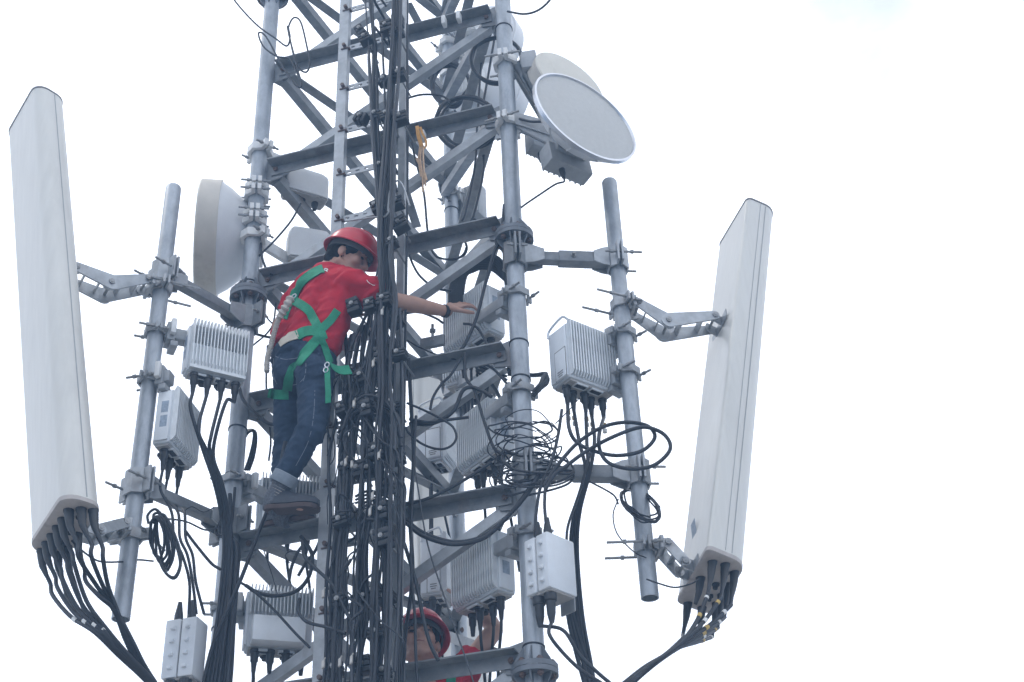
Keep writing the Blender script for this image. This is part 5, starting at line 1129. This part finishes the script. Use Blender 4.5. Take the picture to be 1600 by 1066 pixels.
# harness
dr = Drape([(shirt, so_), (jeans, jo_)])
hs = lambda pts, w_, nm='harness_strap', mt='strap_green', **k: dr.strip(pts, w_, nm, mt, W1, **k)
hs([(506, 421), (492, 427), (474, 440), (463, 456), (457, 474)], 13)
hs([(457, 470), (470, 476), (484, 488), (494, 505), (499, 522)], 14)
hs([(498, 520), (508, 510), (518, 499), (527, 486)], 13)
hs([(455, 476), (450, 488), (446, 500)], 7)
hs([(464, 526), (476, 520), (490, 518), (503, 522)], 15)
hs([(437, 536), (450, 529), (466, 524)], 13, 'waist_pad', 'strap_pad')
hs([(496, 517), (500, 524), (503, 532)], 20)
hs([(499, 527), (482, 548), (464, 570), (452, 590), (449, 608)], 15)
hs([(419, 614), (435, 617), (451, 617)], 15)
hs([(502, 528), (507, 543), (511, 557), (514, 568)], 10)
mb = ribbon([fp(513, 565, .36), fp(521, 574, .37), fp(533, 579, .37), fp(548, 578, .36)], .027, (UP * .9 - E1 * .35).normalized(), .004); mb.build('strap_tail', 'strap_green', W1)
mb = ribbon([fp(512, 574, .36), fp(512, 592, .37), fp(513, 612, .375), fp(513, 630, .37)], .013, E1, .004); mb.build('strap_tail', 'strap_green', W1)
for x, y in ((511, 570), (509, 578)):
    mb = MB(); c_ = fp(x, y, .37); mb.tube(circle(c_, E1 * .011, UP * .013, 14), .0028, 6); mb.build('buckle', 'rim_metal', W1)
mb = MB(); c_, n_ = dr.hit(460, 466); mb.tube(circle(c_ + NF * .012, (E1 * .8 + UP * .4) * .018, UP * .012, 14), .003, 6); mb.build('buckle', 'rim_metal', W1)
rp_ = spline([fp(455, 465, .33), fp(450, 474, .335), fp(444, 484, .33), fp(438, 494, .32), fp(430, 515, .30), fp(424, 538, .28), fp(418, 560, .27), fp(417, 580, .27)], 8)
lan = thing('lanyard_rope', 'pale twisted lanyard rope hanging down the left side of the red shirt', 'rope', rp_[0])
mb = MB(); mb.tube(rp_[:26], [.019 - .004 * math.cos(i * 1.1) for i in range(26)], 10); mb.build('rope_sheath', 'rope', lan)
for k in range(3):
    P = []
    for i in range(22, len(rp_)):
        for j in range(4):
            q = rp_[i].lerp(rp_[min(i + 1, len(rp_) - 1)], j / 4); an = (i + j / 4) * 1.5 + k * 2.094; P.append(q + E1 * .0065 * math.cos(an) + NF * .0065 * math.sin(an))
    mb = MB(); mb.tube(P, .0072, 6); mb.build('rope_strand', 'rope', lan)
# the visible end of the lettering on the shoulders, seams and pocket of the jeans
for pts in ([(506, 425), (508, 420)], [(508, 420), (512, 420.5), (512.5, 422.5), (507.5, 423)], [(509.5, 423), (512, 425)], [(502, 426), (504, 423), (506, 422.5)]): dr.strip(pts, 1.3, 'shirt_letter', 'white_print', shirt, 0.002, 0.001, 4)
for pts in ([(573, 438), (575, 441), (579, 444)], [(580, 444), (583, 446), (586, 446)]): dr.strip(pts, 0.9, 'sleeve_print', 'white_print', shirt, 0.002, 0.001, 4)
for pts in ([(431, 557), (445, 562), (462, 560), (478, 557)], [(478, 557), (478, 580), (474, 596)], [(452, 602), (466, 600), (476, 590)], [(492, 610), (490, 650), (482, 690), (462, 728)], [(428, 560), (427, 585), (433, 600)]): dr.strip(pts, 1.0, 'seam', 'seam', jeans, 0.001, 0.001, 5)
for pts in ([(440, 549), (439, 556)], [(470, 549), (470, 556)], [(497, 549), (498, 556)]): dr.strip(pts, 3.0, 'belt_loop', 'denim', jeans, 0.003, 0.003, 4)

# ------------------------------------------------------------------ the lower climber, inside the mast
W2 = thing('person', 'second climber low inside the mast, red helmet, face turned up, one arm raised', 'person', fp(680, 1300, -.3))
wi = -.26
h2 = Head(fp(658, 1008, wi), NF * .80 + E1 * .22 + UP * .34, UP - NF * .35 - E1 * .12)
nk = fp(668, 1056, wi - .03); s1 = fp(710, 1070, wi - .02); s0 = fp(622, 1096, wi - .06); e2 = fp(772, 985, wi - .10); w2 = fp(745, 930, wi - .12)
pv = nk - UP * .55 - NF * .02; fl = lv(-2) - .02
b2 = h2.prims() + [capsule(h2.p(-.03, 0, -.06), nk, .054, .06), capsule(nk - UP * .08, pv, .11, .11), capsule(nk, s1, .055, .052), capsule(nk, s0, .055, .052), capsule(s1, e2, .050, .041), capsule(e2, w2, .041, .028), capsule(s0, s0 - UP * .27 + NF * .02, .050, .04), capsule(s0 - UP * .27 + NF * .02, s0 - UP * .3 + NF * .22, .04, .028)]
b2 += hand(w2, w2 + (w2 - e2).normalized() * .07, NF, w2 - e2, 1, .6, .5) + hand(s0 - UP * .3 + NF * .22, s0 - UP * .3 + NF * .29, UP, NF, 1, .5, .7)
for sg in (-1, 1): b2 += [capsule(pv + E1 * sg * .09, pv + E1 * sg * .11 - UP * .40 + NF * .05, .075, .055), capsule(pv + E1 * sg * .11 - UP * .40 + NF * .05, pv + E1 * sg * .11 - UP * .80, .052, .038)]
bo2, _ = blob('body', b2, 0.006, 'skin', W2, 3)
h2.eyes(bo2)
hp = [ellipsoid(h2.p(-.022, 0, .026), (h2.f * .092, h2.s * .083, h2.u * .094)), ellipsoid(h2.p(-.060, 0, -.030), (h2.f * .044, h2.s * .064, h2.u * .058))]
for q in (-1, 1): hp += [ellipsoid(h2.p(.036, q * .064, .030), (h2.f * .030, h2.s * .020, h2.u * .034))]
blob('hair', hp, 0.006, 'hair', W2, 2, 0.003, 0.012)
h2.helmet(W2)
sh2, so2_ = blob('shirt', [frustum(pv + UP * .02, nk - UP * .12, .135, .13), capsule(nk - UP * .05, s1, .075, .07), capsule(nk - UP * .05, s0, .075, .07), capsule(nk - UP * .15 - E1 * .07, nk - UP * .15 + E1 * .07, .10, .10), frustum(s1, s1.lerp(e2, .55), .07, .066), frustum(s0, s0 - UP * .19 + NF * .01, .07, .066)], 0.009, 'shirt_red', W2, 6, 0.01, 0.07)
mb = MB(); mb.lathe(nk + UP * .0, (h2.c - nk).normalized(), [(-.02, .070), (.012, .066), (.014, .060), (-.02, .062)], 24, False); mb.build('collar', 'clamp_black', sh2)
jn = []
for sg in (-1, 1): jn += [capsule(pv + E1 * sg * .085, pv + E1 * sg * .11 - UP * .40 + NF * .05, .095, .07), frustum(pv + E1 * sg * .11 - UP * .40 + NF * .05, pv + E1 * sg * .11 - UP * .78, .068, .058)]
blob('jeans', jn + [capsule(pv - E1 * .05, pv + E1 * .05, .11, .11)], 0.009, 'denim', W2, 5, 0.008, 0.06)
for sg in (-1, 1): shoe(W2, pv + E1 * sg * .11 - UP * .90 - NF * .07, pv + E1 * sg * .12 - UP * .90 + NF * .18, UP, .26)
d2_ = Drape([(sh2, so2_)])
d2_.strip([(706, 1052), (704, 1075), (700, 1110), (694, 1150)], 15, 'harness_strap', 'strap_green', W2); d2_.strip([(640, 1072), (642, 1110), (648, 1150)], 15, 'harness_strap', 'strap_green', W2)

# ================================================================== lens-glare veil: bluish scattering volume added over the whole scene
hz = MB(); hz.add([(x, y, z) for x in (-905, 905) for y in (-905, 905) for z in (-1.0, 12.5)], [(0, 1, 3, 2), (4, 6, 7, 5), (0, 4, 5, 1), (2, 3, 7, 6), (0, 2, 6, 4), (1, 5, 7, 3)])
hmat = bpy.data.materials.new('glare_haze'); hmat.use_nodes = True; hn = hmat.node_tree.nodes; hl_ = hmat.node_tree.links
hn.remove(hn['Principled BSDF']); pv_ = hn.new('ShaderNodeVolumePrincipled'); pv_.inputs['Density'].default_value = 0.0155; pv_.inputs['Color'].default_value = (0.36, 0.62, 1.0, 1); pv_.inputs['Anisotropy'].default_value = 0.0
hl_.new(pv_.outputs['Volume'], hn['Material Output'].inputs['Volume']); MAT['glare_haze'] = hmat
ho = hz.build('glare_haze', 'glare_haze', None, False, (0, 0, 0)); ho['kind'] = 'stuff'
